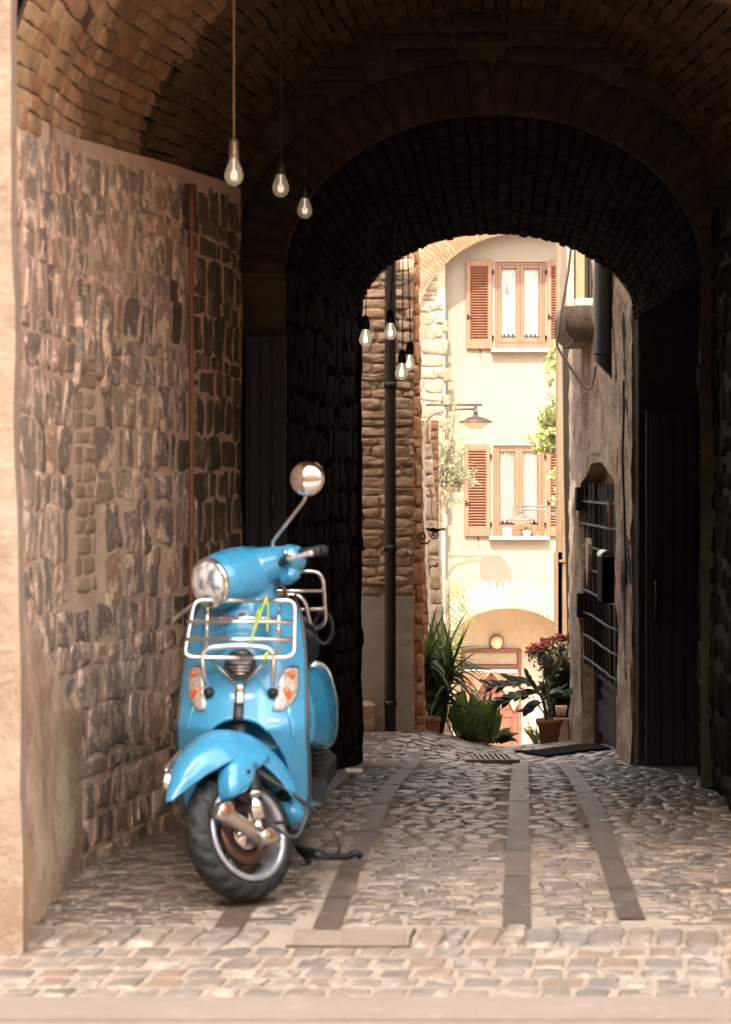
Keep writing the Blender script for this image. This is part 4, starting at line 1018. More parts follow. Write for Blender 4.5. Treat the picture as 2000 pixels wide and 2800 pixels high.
vb = [g.vert((cx_+r*math.cos(2*PI*i/k), D+.1+r*math.sin(2*PI*i/k), lerp(zb0, zb1, .5+.5*math.cos(2*PI*i/k)))) for i in range(k)]
vt = [g.vert((cx_+r*math.cos(2*PI*i/k), D+.1+r*math.sin(2*PI*i/k), 3.4)) for i in range(k)]
for i in range(k): g.face([vb[i], vb[(i+1) % k], vt[(i+1) % k], vt[i]])
g.face(vb, True)
g.tube([(cx_, D+.1, ZP(962, D)), (cx_, D+.1, ZP(966, D))], r*1.04, 16)
o = g.build('flue_pipe', m_blackp); tag(o, 'fat black pipe with a slanted lower end under the passage arch', 'pipe')
g = MB(); g.tube(spline([P(1565, 640, 15.8), P(1556, 730, 15.8), P(1540, 830, 15.8), P(1528, 900, 15.8), P(1523, 940, 15.8), P(1534, 965, 15.8), P(1560, 1005, 15.8), P(1590, 1050, 15.8), P(1610, 1063, 15.8), P(1622, 1045, 15.8), P(1630, 1000, 15.7)], 6), .0085, 6)
o = g.build('cable', M_simple('grey_cable', (.34, .28, .24), .6)); tag(o, 'loose grey cable looping over the stone ledge beside the fat black pipe', 'cable')
g = MB(); g.tube(spline([P(1706, 1040, 14.45), P(1706, 1150, 14.45), P(1703, 1260, 14.45), P(1708, 1400, 14.45), P(1712, 1600, 14.45)], 6), .007, 6)
o = g.build('cable', M_simple('dark_cable', (.03, .028, .026), .6)); tag(o, 'thin dark cable running down the rounded plaster corner near the letter box', 'cable')
g = MB(); g.tube([P(1666, 1368, 14.9), P(1672, 1440, 14.9)], .016, 8); o = g.build('wall_peg', M_simple('rust_peg', (.25, .12, .08), .7)); tag(o, 'short rusty iron peg on the plaster above the letter box', 'peg')
# pier of the further house, its shade put into the brown colour
t = thing('corner_pier', 'plaster pier with shade in its brown colour and a moulded base behind the slanting downpipe', 'pier', P(1545, 1900, 22.5))
g = MB(); D = 22.5
g.box((XP(1527, D)+.4, D+.15, 0), (.8, .3, 8)); xx = XP(1537, D)
g.box((xx+.25, D-.06, CAMZ-(1580-1300)/F*D), (.5, .1, 330/F*D), None, .01)
for py, e in ((1757, .05), (1765, .08)): g.box((xx+.25-e/2, D-.08, ZP(py, D)), (.5+e, .16, .03), None, .008)
g.box((xx+.22, D-.075, ZP(1533, D)), (.5, .1, .02)); g.box((XP(1517, D)+.05, D+.05, ZP(1690, D)), (.1, .1, 360/F*D))
g.build('shaft', M_plaster('brown_plaster', (.20, .125, .07), (.14, .085, .05), (.25, .16, .10), 2, .5, .9), t)
# ================================================================ the scooter (x forward, y to its left, z up)
def M_paint(name, col, rough=.22):
    t = NT(name); v = t.uv(obj=True); n = t.noise(v, 3, 4); d = t.noise(v, 9, 6, .7)
    c = t.mix(t.math('MULTIPLY', n, .18), col, tuple(x*.85 for x in col)); c = t.mix(t.ramp(d, [(.5, 0), (.8, .07)]), c, (.40, .40, .38))
    return t.p(Base_Color=c, Roughness=t.math('ADD', t.math('MULTIPLY', d, .22), rough-.06), Coat_Weight=.8, Coat_Roughness=.07, Specular_IOR_Level=.5)
m_blue = M_paint('sky_blue_paint', (.045, .30, .54))
m_chrome = M_simple('chrome', (.80, .78, .76), .09, 1, var=.02)
m_lever = M_simple('lever_grey', (.62, .60, .57), .28, .45)
m_alu = M_simple('worn_aluminium', (.52, .48, .44), .34, .95, ns=30)
m_rimg = M_simple('rim_silver', (.42, .44, .50), .35, .6, ns=20)
m_rub = M_simple('tyre_rubber', (.016, .017, .019), .62, ns=30, bmp=.15, var=.3)
m_blk = M_simple('black_plastic', (.014, .015, .017), .42)
m_blk2 = M_simple('dark_engine', (.020, .021, .023), .6, .2, ns=25, bmp=.3)
m_seat = M_simple('seat_vinyl', (.010, .014, .020), .45, ns=40, bmp=.1)
m_disc = M_simple('rusty_disc', (.13, .075, .055), .4, .8, ns=20)
m_cable = M_simple('grey_hose', (.06, .065, .07), .5)
m_lens = M_glass('lamp_lens', (.99, .99, .99), .05)
def lens_glints(m, f, col):  # pale noise patches in the lens imitate reflected light
    t = m.node_tree; o = [n for n in t.nodes if n.type == 'OUTPUT_MATERIAL'][0]; pv = o.inputs[0].links[0].from_socket
    d = t.nodes.new('ShaderNodeBsdfDiffuse'); d.inputs[0].default_value = (*col, 1); x = t.nodes.new('ShaderNodeMixShader'); x.inputs[0].default_value = f
    w_ = t.nodes.new('ShaderNodeTexWave'); w_.inputs['Scale'].default_value = 60; w_.inputs['Distortion'].default_value = 2.5; w_.bands_direction = 'Y'; r_ = t.nodes.new('ShaderNodeMath'); r_.operation = 'MULTIPLY_ADD'; r_.inputs[1].default_value = f*1.1; r_.inputs[2].default_value = f*.3
    tc_ = t.nodes.new('ShaderNodeTexCoord'); n_ = t.nodes.new('ShaderNodeTexNoise'); n_.inputs['Scale'].default_value = 26; n_.inputs['Detail'].default_value = 3; g_ = t.nodes.new('ShaderNodeValToRGB'); g_.color_ramp.elements[0].position = .42; g_.color_ramp.elements[1].position = .58
    t.links.new(tc_.outputs['Object'], n_.inputs['Vector']); t.links.new(n_.outputs['Fac'], g_.inputs[0]); t.links.new(g_.outputs[0], r_.inputs[0]); t.links.new(r_.outputs[0], x.inputs[0])
    t.links.new(pv, x.inputs[1]); t.links.new(d.outputs[0], x.inputs[2]); t.links.new(x.outputs[0], o.inputs[0])
lens_glints(m_lens, .55, (.93, .93, .92))
m_clear = M_simple('indicator_lens', (.50, .45, .42), .12, 0, .8, ns=90, var=.35)
m_amber = M_simple('amber_bulb', (.70, .13, .02), .25, 0, .6)
m_rubd = M_simple('edge_trim', (.05, .05, .055), .4)
BODY = R(4.0); STEER = R(-43.0)
WX = XP(654, 7.84)
scoot = thing('scooter', 'sky blue motor scooter with chrome racks and turned front wheel, parked beside the rubble wall', 'scooter', (WX, 7.84, .006), -(PI/2+BODY))
RK = R(26.5); AX_A = Vector((-math.sin(RK), 0, math.cos(RK))); A0 = Vector((0, 0, .217))
ST = Matrix.Translation(A0) @ Matrix.Rotation(STEER, 4, AX_A) @ Matrix.Translation(-A0)
def sb(mb, name, mat, parent=None, steer=False, **k):
    if steer: mb.v = [tuple(ST @ Vector(p)) for p in mb.v]
    else: mb.v = [(x, y-.018, z) for x, y, z in mb.v]
    return mb.build(name, mat, parent or scoot, world=False, **k)
AY = Matrix.Translation(A0) @ Matrix.Rotation(-PI/2, 4, 'X')     # lathe axis -> +y
# --- front wheel
def tyre(c, Rr, r, name, parent, steer):
    g = MB(); nu, nv = 216, 22; Rm = Rr-r
    def fn(i, j):
        a = 2*PI*i/nu; b = 2*PI*j/nv
        s = math.sin(b); o = math.cos(b)
        rr = r
        if o > .05 and .10 < abs(s) < .93:
            ph = (a*20/(2*PI)+abs(s)*1.2+(.5 if s > 0 else 0)) % 1
            if ph < .30: rr = r-.008
        if o > .3 and abs(s) < .07: rr = r-.003
        rad = Rm+rr*o*(1 if o > 0 else .25)
        return (c[0]+rad*math.cos(a), c[1]+rr*s*.98, c[2]+rad*math.sin(a))
    g.grid(fn, nu, nv, closed_u=True, closed_v=True); return sb(g, name, m_rub, parent, steer)
wl = MB(); wl.lathe([(.148, -.047), (.150, -.052), (.163, -.054), (.165, -.047), (.150, -.035), (.143, -.02), (.140, .0), (.143, .02), (.150, .035), (.160, .048), (.159, .054), (.146, .056), (.138, .047), (.136, .03), (.132, 0), (.136, -.03)], AY, 64, closed=True)
wheel = sb(wl, 'front_wheel', m_rimg, None, True)
tyre(A0, .217, .051, 'tyre', wheel, True)
g = MB()
for k in range(5):
    a = 2*PI*k/5+.35; d = Vector((math.cos(a), 0, math.sin(a))); n = Vector((-math.sin(a), 0, math.cos(a)))
    Mx = Matrix((d, Vector((0, 1, 0)), n)).transposed()
    g.box(A0+d*.088+Vector((0, .0, 0)), (.10, .022, .036), Mx, .006)
g.lathe([(0, -.05), (.045, -.05), (.05, -.02), (.05, .02), (.04, .03), (0, .03)], AY, 24)
sb(g, 'spokes', M_simple('spoke_grey', (.12, .12, .125), .45, .5), wheel, True)
g = MB(); g.lathe([(.062, .030), (.103, .030), (.103, .035), (.062, .035)], AY, 48, closed=True); sb(g, 'brake_disc', m_disc, wheel, True)
g = MB(); g.lathe([(.0, .055), (.018, .055), (.022, .045), (.05, .040), (.056, .034), (.05, .03), (0, .03)], AY, 28)
for k in range(6):
    a = 2*PI*k/6; g.box(A0+Vector((.036*math.cos(a), .045, .036*math.sin(a))), (.03, .012, .014), Matrix.Rotation(-a, 3, 'Y'), .003)
sb(g, 'hub', m_chrome, wheel, True)
# --- front suspension on the visible side
Z = lambda x, y, z: A0+Vector((x, y, z))
g = MB(); g.tube([Z(.145, .088, .098), Z(.10, .092, .064), Z(.045, .096, .012), Z(-.012, .096, -.034)], [.028, .027, .025, .027], 14, flat=(1, .75))
g.tube([Z(.125, .06, .090), Z(.125, .125, .090)], .024, 16); g.tube([Z(-.008, .05, -.030), Z(-.008, .135, -.030)], .024, 16); g.tube([Z(-.04, .10, -.04), Z(-.058, .10, -.045)], .018, 8)
sb(g, 'suspension_arm', m_alu, None, True)
g = MB(); g.tube([Z(.125, .122, .090), Z(.125, .130, .090)], .017, 16); m_cop = M_simple('copper_cap', (.55, .30, .18), .3, 1); sb(g, 'pivot_cap', m_cop, None, True)
g = MB(); g.tube([Z(-.008, .133, -.030), Z(-.008, .140, -.030)], .012, 8); sb(g, 'pivot_cap', m_cop, None, True)
g = MB(); g.tube([Z(.0, .094, -.02), Z(-.010, .094, .04)], .016, 12); g.tube([Z(-.010, .094, .03), Z(-.028, .094, .112)], .026, 18); g.tube([Z(-.028, .094, .108), Z(-.030, .094, .118)], .030, 18)
sb(g, 'shock_absorber', m_chrome, None, True)
g = MB(); n = 27; g.tube([Z(lerp(-.030, -.050, i/n), .094, lerp(.116, .21, i/n)) for i in range(n+1)], [.025+.0035*math.sin(i*PI*2/3) for i in range(n+1)], 16)
sb(g, 'shock_bellows', m_blk, None, True)
g = MB()
cov = [(.144, .198), (.118, .215), (.084, .224), (.045, .229), (.006, .228), (-.03, .221), (-.055, .209), (-.063, .198), (-.055, .188), (.012, .168), (.035, .150), (.06, .126), (.085, .113), (.112, .106), (.178, .100), (.172, .13), (.160, .165)]
cc = (.06, .17)
rows = []
for (sc, y) in ((1.0, .055), (1.0, .100), (.93, .112), (.6, .118)):
    rows.append([g.vert(Z(cc[0]+(x-cc[0])*sc*.93-.082, y, cc[1]+(z-cc[1])*sc+.018)) for x, z in cov])
for A, B in zip(rows, rows[1:]):
    for i in range(len(cov)): g.face([A[i], A[(i+1) % len(cov)], B[(i+1) % len(cov)], B[i]])
g.face(rows[-1])
fc = sb(g, 'suspension_cover', m_blue, None, True)
g = MB(); g.tube([Z(-.010, .117, .185), Z(-.010, .122, .185)], .007, 10); sb(g, 'cover_bolt', m_blk, fc, True)
# --- front fender
crest = spline([(.252, 0, .165), (.195, 0, .238), (.135, 0, .292), (.065, 0, .328), (-.02, 0, .343), (-.14, 0, .302), (-.23, 0, .205), (-.28, 0, .105)], 5)
def interp(tab, t):
    k = t*(len(tab)-1); i = min(int(k), len(tab)-2); return lerp(tab[i], tab[i+1], k-i)
WT = [.010, .054, .082, .096, .100, .100, .095, .085]; DT = [.004, .055, .088, .105, .11, .115, .11, .10]
g = MB(); ns = 21; L_ = len(crest)
def fen(i, j):
    t = i/(L_-1); p = crest[i]; q = crest[min(i+1, L_-1)]-crest[max(i-1, 0)]; tg = q.normalized(); inn = Vector((tg.z, 0, -tg.x))
    if inn.dot(-p) < 0: inn = -inn
    th = (j/(ns-1)*2-1)*PI/2; w_, d_ = interp(WT, t), interp(DT, t)
    y = w_*math.copysign(abs(math.sin(th))**.85, th); dr = d_*(1-abs(math.cos(th))**.9)
    lip = .004 if j in (0, ns-1) else 0
    return A0+p+inn*dr+Vector((0, y+math.copysign(lip, y), 0))
g.grid(fen, L_, ns)
fender = sb(g, 'front_fender', m_blue, None, True, solid=.006, sub=1)
g = MB(); g.ell(A0+Vector((.185, -.040, .232)), (.028, .018, .038), Matrix.Rotation(R(-35), 3, 'Y'), 16, 10); sb(g, 'fender_crest', m_chrome, fender, True)
g = MB(); g.tube(spline([A0+Vector((.168, -.062, .252)), A0+Vector((.135, -.074, .272)), A0+Vector((.09, -.082, .292)), A0+Vector((.045, -.084, .305))], 5), [.008]+[.02]*13+[.018, .006], 10, flat=(1, .45)); sb(g, 'fender_guard', m_alu, fender, True)
# --- leg shield
def axx(z): return -(z-.217)*math.tan(RK)
def lxc(z): return axx(z)+.05 if z > .54 else lerp(axx(.54)+.05, -.235, sstep(.60, .22, z))
def lhw(z): return interp([.200, .216, .220, .218, .212, .208, .200, .185, .150], max(0, z-.215)/(.985-.215))
def lsx(y, z):
    s = y/lhw(z)
    sp = .042*math.exp(-(s/.36)**4)*sstep(.64, .78, z)
    edge = .105*abs(s)**2.2
    return lxc(z)-edge+sp
g = MB(); nu, nv = 61, 44
def arch(s):
    k = abs(s)/.80
    return .225 if k >= 1 else .225+.355*(1-k**2.6)**.5
def leg(i, j):
    s = i/(nu-1)*2-1; zb = arch(s); z = lerp(zb, .985-.03*abs(s)**3, j/(nv-1)); y = s*lhw(z)
    return (lsx(y, z), y, z)
g.grid(leg, nu, nv)
shield = sb(g, 'leg_shield', m_blue, solid=.012)
g = MB(); n = 30                 # rolled rim of the shield
for sgn in (-1, 1):
    pts = []
    for i in range(n):
        z = lerp(.228, .975, i/(n-1)); pts.append((lsx(sgn*lhw(z), z)-.004, sgn*(lhw(z)+.001), z))
    r = MB(); r.tube(pts, .0075, 8); sb(r, 'shield_rim', m_rubd, shield)
# wheel well behind the arch
g = MB()
def well(i, j):
    s = (i/40*2-1)*.8; z = arch(s) if abs(s) < .7999 else .225; y = s*lhw(z); x0 = lsx(y, z)
    return (x0-.004-.24*j/5, y*(1-.06*j/5), z-.012*j/5)
g.grid(well, 41, 6); sb(g, 'wheel_well', m_blue, shield)
g = MB(); g.quad((-.44, -.18, .2), (-.44, .18, .2), (-.44, .18, .62), (-.44, -.18, .62)); sb(g, 'well_back', m_blk, shield)
# inner face of the shield and glove box
g = MB(); g.box((-.40, 0, .64), (.14, .33, .52), Matrix.Rotation(-RK*.8, 3, 'Y'), .05); sb(g, 'glove_box', m_blue)
g = MB(); g.tube([Vector((axx(z), 0, z)) for z in (.45, .6)], .03, 12); sb(g, 'fork_tube', m_blk)
# horn grille
gz_ = .758
g = MB(); gx = lsx(0, gz_); Mh = Matrix.Translation((gx-.002, 0, gz_)) @ Matrix.Rotation(PI/2-.42, 4, 'Y')
g.lathe([(0, -.004), (.044, -.004), (.046, .006), (.050, .007), (.054, .001)], Mh, 32); horn = sb(g, 'horn_grille', m_blk)
g = MB()
for k in range(7):
    q = -.036+.012*k; hw_ = math.sqrt(max(0, .043**2-q*q)); p = Mh @ Vector((-q, 0, .006))
    g.tube([p+Vector((-.003, -hw_, 0)), p+Vector((.004, 0, 0)), p+Vector((-.003, hw_, 0))], .0042, 6)
sb(g, 'grille_bars', m_alu, horn)
# shield badge: pale little shield, dark blue lower half
bz = .912; bx = lsx(0, bz)
def badge(pts, h, mat, nm, par):
    g = MB(); a = [g.vert((lsx(0, bz+z)+h, y, bz+z)) for y, z in pts]; b = [g.vert((lsx(0, bz+z)-.004, y, bz+z)) for y, z in pts]
    g.face(a, True)
    for i in range(len(a)): g.face([a[i], b[i], b[(i+1) % len(a)], a[(i+1) % len(a)]], True)
    return sb(g, nm, mat, par)
bd = badge([(-.019, .017), (.019, .017), (.019, -.006), (.010, -.017), (0, -.021), (-.010, -.017), (-.019, -.006)], .004, M_simple('badge_pale', (.42, .50, .62), .3), 'badge', shield)
badge([(-.016, .014), (.012, .014), (-.006, -.012), (-.016, -.004)], .0055, M_simple('badge_blue', (.012, .02, .09), .3), 'badge_field', shield)
# silver squiggle near the indicator, drawn in place of a reflected glint
g = MB(); sc_ = [(0, 0), (.006, .016), (.010, .004), (.016, .018), (.020, .004), (.026, .012), (.030, .002), (.036, .014), (.042, .006)]
for dz_ in (0,):
    g.tube(spline([(lsx(.095+u, .565+v)+.002, .095+u, .565+v) for u, v in sc_], 4), .0022, 5)
sb(g, 'glint_squiggle', M_simple('glint_chrome', (.75, .75, .75), .2, .9), shield)
# centre trim
g = MB(); zz = [.690, .68, .66, .64, .625]; g.grid(lambda i, j: (lsx(0, zz[j])+.010-.003*abs(i-2), (i-2)*.0055, zz[j]), 5, 5)
sb(g, 'centre_trim', m_chrome, solid=.01)
g = MB(); zz = [.628, .61, .59, .575]; g.grid(lambda i, j: (lsx(0, zz[j])+.011-.003*abs(i-2), (i-2)*.0062, zz[j]), 5, 4); sb(g, 'trim_clip', m_blk, solid=.01)
# indicators
for sg in (-1, 1):
    pol = [(.127, .712), (.140, .738), (.158, .744), (.182, .740), (.188, .69), (.184, .65), (.164, .622), (.138, .604), (.113, .610), (.118, .65)]
    cy, cz = .15, .675
    g = MB(); rows = []
    for sc, h in ((1.06, -.004), (1.06, .006), (.98, .012)):
        rows.append([g.vert((lsx(sg*(cy+(a-cy)*sc), cz+(b-cz)*sc)+h, sg*(cy+(a-cy)*sc), cz+(b-cz)*sc)) for a, b in pol])
    for A, B in zip(rows, rows[1:]):
        for i in range(10): g.face([A[i], A[(i+1) % 10], B[(i+1) % 10], B[i]])
    ind = sb(g, 'indicator', m_chrome)
    g = MB(); rows = []
    for sc, h in ((.98, .010), (.8, .017), (.4, .02)):
        rows.append([g.vert((lsx(sg*(cy+(a-cy)*sc), cz+(b-cz)*sc)+h, sg*(cy+(a-cy)*sc), cz+(b-cz)*sc)) for a, b in pol])
    for A, B in zip(rows, rows[1:]):
        for i in range(10): g.face([A[i], A[(i+1) % 10], B[(i+1) % 10], B[i]])
    g.face(rows[-1]); sb(g, 'lens', m_clear, ind)
    for (a, b, r1, r2) in ((.160, .716, .017, .018), (.150, .655, .018, .026)):
        g = MB(); g.ell((lsx(sg*a, b)+.014, sg*a, b), (.009, r1, r2), None, 12, 8); sb(g, 'amber_bulb', m_amber, ind)
# --- headset
H0 = Vector((axx(1.045), 0, 1.045))
g = MB()
Mf = Matrix.Translation(H0) @ Matrix.Rotation(PI/2, 4, 'Y')     # lathe axis -> +x
g.lathe([(0, -.09), (.05, -.085), (.085, -.05), (.098, .0), (.106, .06), (.104, .12), (.094, .180), (.084, .205), (.078, .21), (0, .21)], Mf, 28)
for s in (-1, 1):
    g.tube([H0+Vector((.03, 0, .018)), H0+Vector((-.0, s*.09, .012)), H0+Vector((-.022, s*.14, .008)), H0+Vector((-.030, s*.18, .006))], [.076, .062, .050, .047], 16, flat=(1.0, .9))
    g.box(H0+Vector((-.028, s*.175, .004)), (.085, .07, .095), Matrix.Rotation(s*.25, 3, 'X'), .024)
    g.box(H0+Vector((-.01, s*.155, -.052)), (.06, .07, .045), Matrix.Rotation(s*.2, 3, 'X'), .015)
g.tube([H0+Vector((.02, 0, -.03)), H0+Vector((.03, 0, -.085)), H0+Vector((.045, 0, -.125))], [.088, .076, .070], 20)
hs_ = fuse(g, .0045, 7, .6)
headset = sb(hs_, 'headset', m_blue, None, True)
Mh2 = Mf
g = MB(); g.lathe([(.078, .197), (.0855, .202), (.086, .214), (.079, .222), (.073, .218), (.072, .208)], Mf, 40); head = sb(g, 'headlight', m_chrome, None, True)
g = MB(); g.lathe([(.073, .216), (.062, .205), (.046, .196), (.022, .190), (0, .188)], Mf, 40); sb(g, 'reflector', M_simple('reflector', (.92, .90, .87), .25, 0, .5, var=.10, ns=40), head, True)
g = MB(); g.lathe([(0, .188), (.009, .188), (.010, .205), (.006, .212), (0, .214)], Mf, 12); g.lathe([(.018, .208), (.026, .208), (.026, .206)], Mf, 16); sb(g, 'headlight_bulb', m_alu, head, True)
g = MB(); g.lathe([(.075, .216), (.068, .226), (.05, .234), (.025, .238), (0, .239)], Mf, 40); sb(g, 'headlight_lens', m_lens, head, True)
for s in (-1, 1):
    gp = [H0+Vector((-.035, s*.195, .010)), H0+Vector((-.05, s*.225, .006)), H0+Vector((-.066, s*(.285 if s > 0 else .34), -.006))]
    g = MB(); g.tube(gp, [.017, .0175, .018], 14); g.tube([gp[-1], gp[-1]+Vector((-.002, s*.012, 0))], [.020, .012], 14); sb(g, 'grip', m_rub, None, True)
    g = MB(); lv = spline([H0+Vector((.012, s*.185, .002)), H0+Vector((.028, s*.215, -.002-.01*(s < 0))), H0+Vector((.018, s*(.245 if s > 0 else .33), -.004-.018*(s < 0))), H0+Vector((.0, s*(.285 if s > 0 else .44), -.008-.03*(s < 0)))], 5)
    g.tube(lv, [.010]*5+[.0085]*(len(lv)-5), 10, flat=(1, .8)); g.ell(lv[-1], (.011, .011, .011), None, 10, 8); sb(g, 'brake_lever', m_lever, None, True)
    g = MB(); g.ell(H0+Vector((.018, s*.18, .0)), (.020, .032, .016), Matrix.Rotation(s*.25, 3, 'X'), 14, 8); sb(g, 'lever_slot', m_blk, headset, True)
    g = MB(); g.ell(H0+Vector((.026, s*.20, .024)), (.009, .009, .009), None, 10, 8); sb(g, 'switch_button', m_chrome, headset, True)
# mirror
mb0 = H0+Vector((-.02, .105, .045)); mc = H0+Vector((-.02, .352, .232))
g = MB(); g.tube(fillet([mb0, mb0+Vector((0, .004, .035)), mc+Vector((0, -.03, -.06)), mc+Vector((0, 0, -.01))], .025, 6), .0062, 10); g.tube([mb0+Vector((0, 0, -.02)), mb0+Vector((0, 0, .012))], .010, 10)
mir = sb(g, 'mirror', m_chrome, None, True)
g = MB(); Mm = Matrix.Translation(mc) @ Matrix.Rotation(R(30), 4, 'Z') @ Matrix.Rotation(PI/2-.04, 4, 'Y')
g.lathe([(0, .026), (.02, .0245), (.038, .019), (.052, .009), (.059, -.002), (.060, -.010), (.056, -.012), (0, -.012)], Mm, 40); sb(g, 'mirror_shell', m_chrome, mir, True)
# --- rear: body, cowls, seat
g = MB(); g.ell((-1.0, 0, .56), (.44, .16, .16), None, 28, 16); g.box((-.80, 0, .50), (.22, .24, .40), None, .05); g.ell((-1.25, 0, .62), (.25, .13, .10))
sb(fuse(g, .009, 8), 'rear_body', m_blue)
for s in (-1, 1):
    g = MB(); n1, n2 = 22, 40
    def cw(i, j):
        t = i/(n1-1); x = lerp(-.74, -1.48, t)
        zc, hh = interp([.545, .545, .545, .55, .565, .585], t), interp([.120, .160, .165, .150, .115, .03], t)
        yo, yi = interp([.195, .240, .255, .245, .20, .12], t), .05
        a = 2*PI*j/n2; ca, sa = math.cos(a), math.sin(a); k = 2/4.2
        yy = (yo+yi)/2+(yo-yi)/2*math.copysign(abs(ca)**k, ca); z = zc+hh*math.copysign(abs(sa)**k, sa)
        return (x+.10*(z-zc), s*(yy-max(0, z-zc)*.22), z-.05*(yy-.12)*(z < zc))
    ids = g.grid(cw, n1, n2, closed_v=True); g.face(ids[:n2]); g.face(ids[-n2:][::-1])
    sb(fuse(g, .008, 3), 'side_cowl', m_blue)
g = MB(); g.ell((-.86, 0, .76), (.26, .205, .11), Matrix.Rotation(R(4), 3, 'Y')); g.ell((-1.12, 0, .80), (.27, .17, .085), None); g.box((-.90, .0, .735), (.46, .34, .10), None, .04); g.ell((-.68, 0, .74), (.12, .18, .10))
sb(fuse(g, .009, 8), 'seat', m_seat)
# racks at the back
g = MB()
lp = lambda x, w, z0, z1: fillet([(x, 0, z1), (x, w, z1), (x-.03, w+.01, z0), (x-.05, w*.6, z0-.02)], .05, 6)
for s in (-1, 1): g.tube([(p.x, p.y*s, p.z) for p in lp(-1.36, .172, .81, 1.02)], .0085, 10)
for z in (.945, .875): g.tube([(-1.37, -.172, z), (-1.37, .172, z)], .0072, 8)
for s in (-1, 1): g.tube([(-1.40, s*.11, .79), (-1.30, s*.11, .76), (-1.15, s*.11, .74)], .008, 8)
sb(g, 'rear_rack', m_chrome)
g = MB()
for s in (-1, 1): g.tube([(p.x, p.y*s, p.z) for p in fillet([(-1.08, 0, .945), (-1.08, .125, .945), (-1.11, .150, .82), (-1.14, .17, .74)], .05, 6)], .0085, 10)
sb(g, 'grab_rail', m_chrome)
g = MB(); g.tube([(-1.42, .20+.035*math.cos(a)-.03, .80+.06*math.sin(a)) for a in [2*PI*i/20 for i in range(20)]], .008, 8, closed=True); sb(g, 'grab_ring', m_blk)
# --- floor, engine, rear wheel, stand
g = MB(); g.box((-.56, 0, .235), (.52, .41, .05), None, .015); g.box((-.345, 0, .235), (.17, .405, .085), Matrix.Rotation(-.25, 3, 'Y'), .03)
floor_ = sb(fuse(g, .008, 10), 'floorboard', m_blue)
g = MB(); g.box((-.57, 0, .272), (.48, .34, .012), None, .004)
for k in range(6): g.box((-.57, -.14+.056*k, .281), (.46, .018, .01), None, .004)
sb(g, 'floor_mat', m_blk, floor_)
g = MB(); g.box((-.72, .19, .255), (.20, .09, .04), Matrix.Rotation(.35, 3, 'Y'), .012); g.box((-.70, .225, .245), (.22, .012, .02), Matrix.Rotation(.35, 3, 'Y'), .004); sb(g, 'step_edge', M_simple('step_grey', (.05, .055, .06), .45, .3))
g = MB(); g.box((-1.05, 0, .30), (.50, .26, .22), None, .05); g.box((-.92, .165, .37), (.20, .10, .10), None, .02)
for k in range(5): g.box((-.86, .205, .34+.018*k), (.16, .03, .008), None, .002)
g.box((-1.2, .17, .28), (.5, .10, .14), None, .04); sb(g, 'engine', m_blk2)
rw = MB(); c2 = Vector((-1.28, .0, .21)); rw.lathe([(0, -.04), (.12, -.05), (.15, -.05), (.15, .05), (.12, .05), (0, .04)], Matrix.Translation(c2) @ Matrix.Rotation(-PI/2, 4, 'X'), 40)
rear = sb(rw, 'rear_wheel', m_rimg); tyre(c2, .21, .06, 'tyre', rear, False)
g = MB(); g.tube([(-1.0, -.17, .22), (-1.45, -.19, .26)], [.05, .06], 16); sb(g, 'exhaust', m_alu)
g = MB()
for s in (-1, 1): g.tube([(-.80, s*.06, .22), (-.84, s*.13, .05), (-.85, s*.16, .012), (-.80, s*.17, .006)], .013, 8)
g.tube([(-.80, -.12, .13), (-.80, .12, .13)], .012, 8)
g.tube(fillet([(-.84, .13, .05), (-.78, .20, .03), (-.76, .31, .030), (-.76, .345, .048), (-.78, .355, .03)], .03, 5), [.014]*20+[.012]*100 if False else .0125, 10)
sb(g, 'centre_stand', m_blk2)
g = MB(); g.box((-1.02, .315, .305), (.03, .07, .018), None, .006); sb(g, 'foot_peg', m_alu)
g = MB(); g.ell((-1.45, .20, .50), (.03, .016, .016)); sb(g, 'rear_indicator', m_amber)
# --- cables
p1 = ST @ Z(-.06, .10, .195); p2 = ST @ Z(-.075, .10, 0)
g = MB(); g.tube(spline([p1, p1+Vector((-.06, .06, -.04)), (-.15, .215, .30), (-.13, .215, .235), (-.05, .19, .205), p2], 6), .0058, 8); sb(g, 'brake_hose', m_cable)
g = MB(); g.tube(spline([p1, (-.14, .215, .31), (-.25, .27, .235), (-.30, .315, .16), (-.34, .31, .11), (-.40, .25, .085), (-.46, .23, .09)], 6), .0055, 8); sb(g, 'speed_cable', m_cable)
g = MB(); g.tube(spline([p2, p2+Vector((-.08, .05, -.01)), (-.20, .18, .17), (-.38, .22, .115), (-.5, .21, .10)], 6), .006, 8); g.ell((-.44, .235, .088), (.03, .03, .02), None, 10, 8); sb(g, 'clutch_cable', m_blk)
g = MB(); g.tube(spline([H0+Vector((-.02, .10, -.02)), H0+Vector((-.04, .125, -.07)), H0+Vector((-.02, .115, -.15)), H0+Vector((0, .09, -.20))], 6), .0075, 8); sb(g, 'strap', M_simple('tan_strap', (.30, .20, .10), .8))
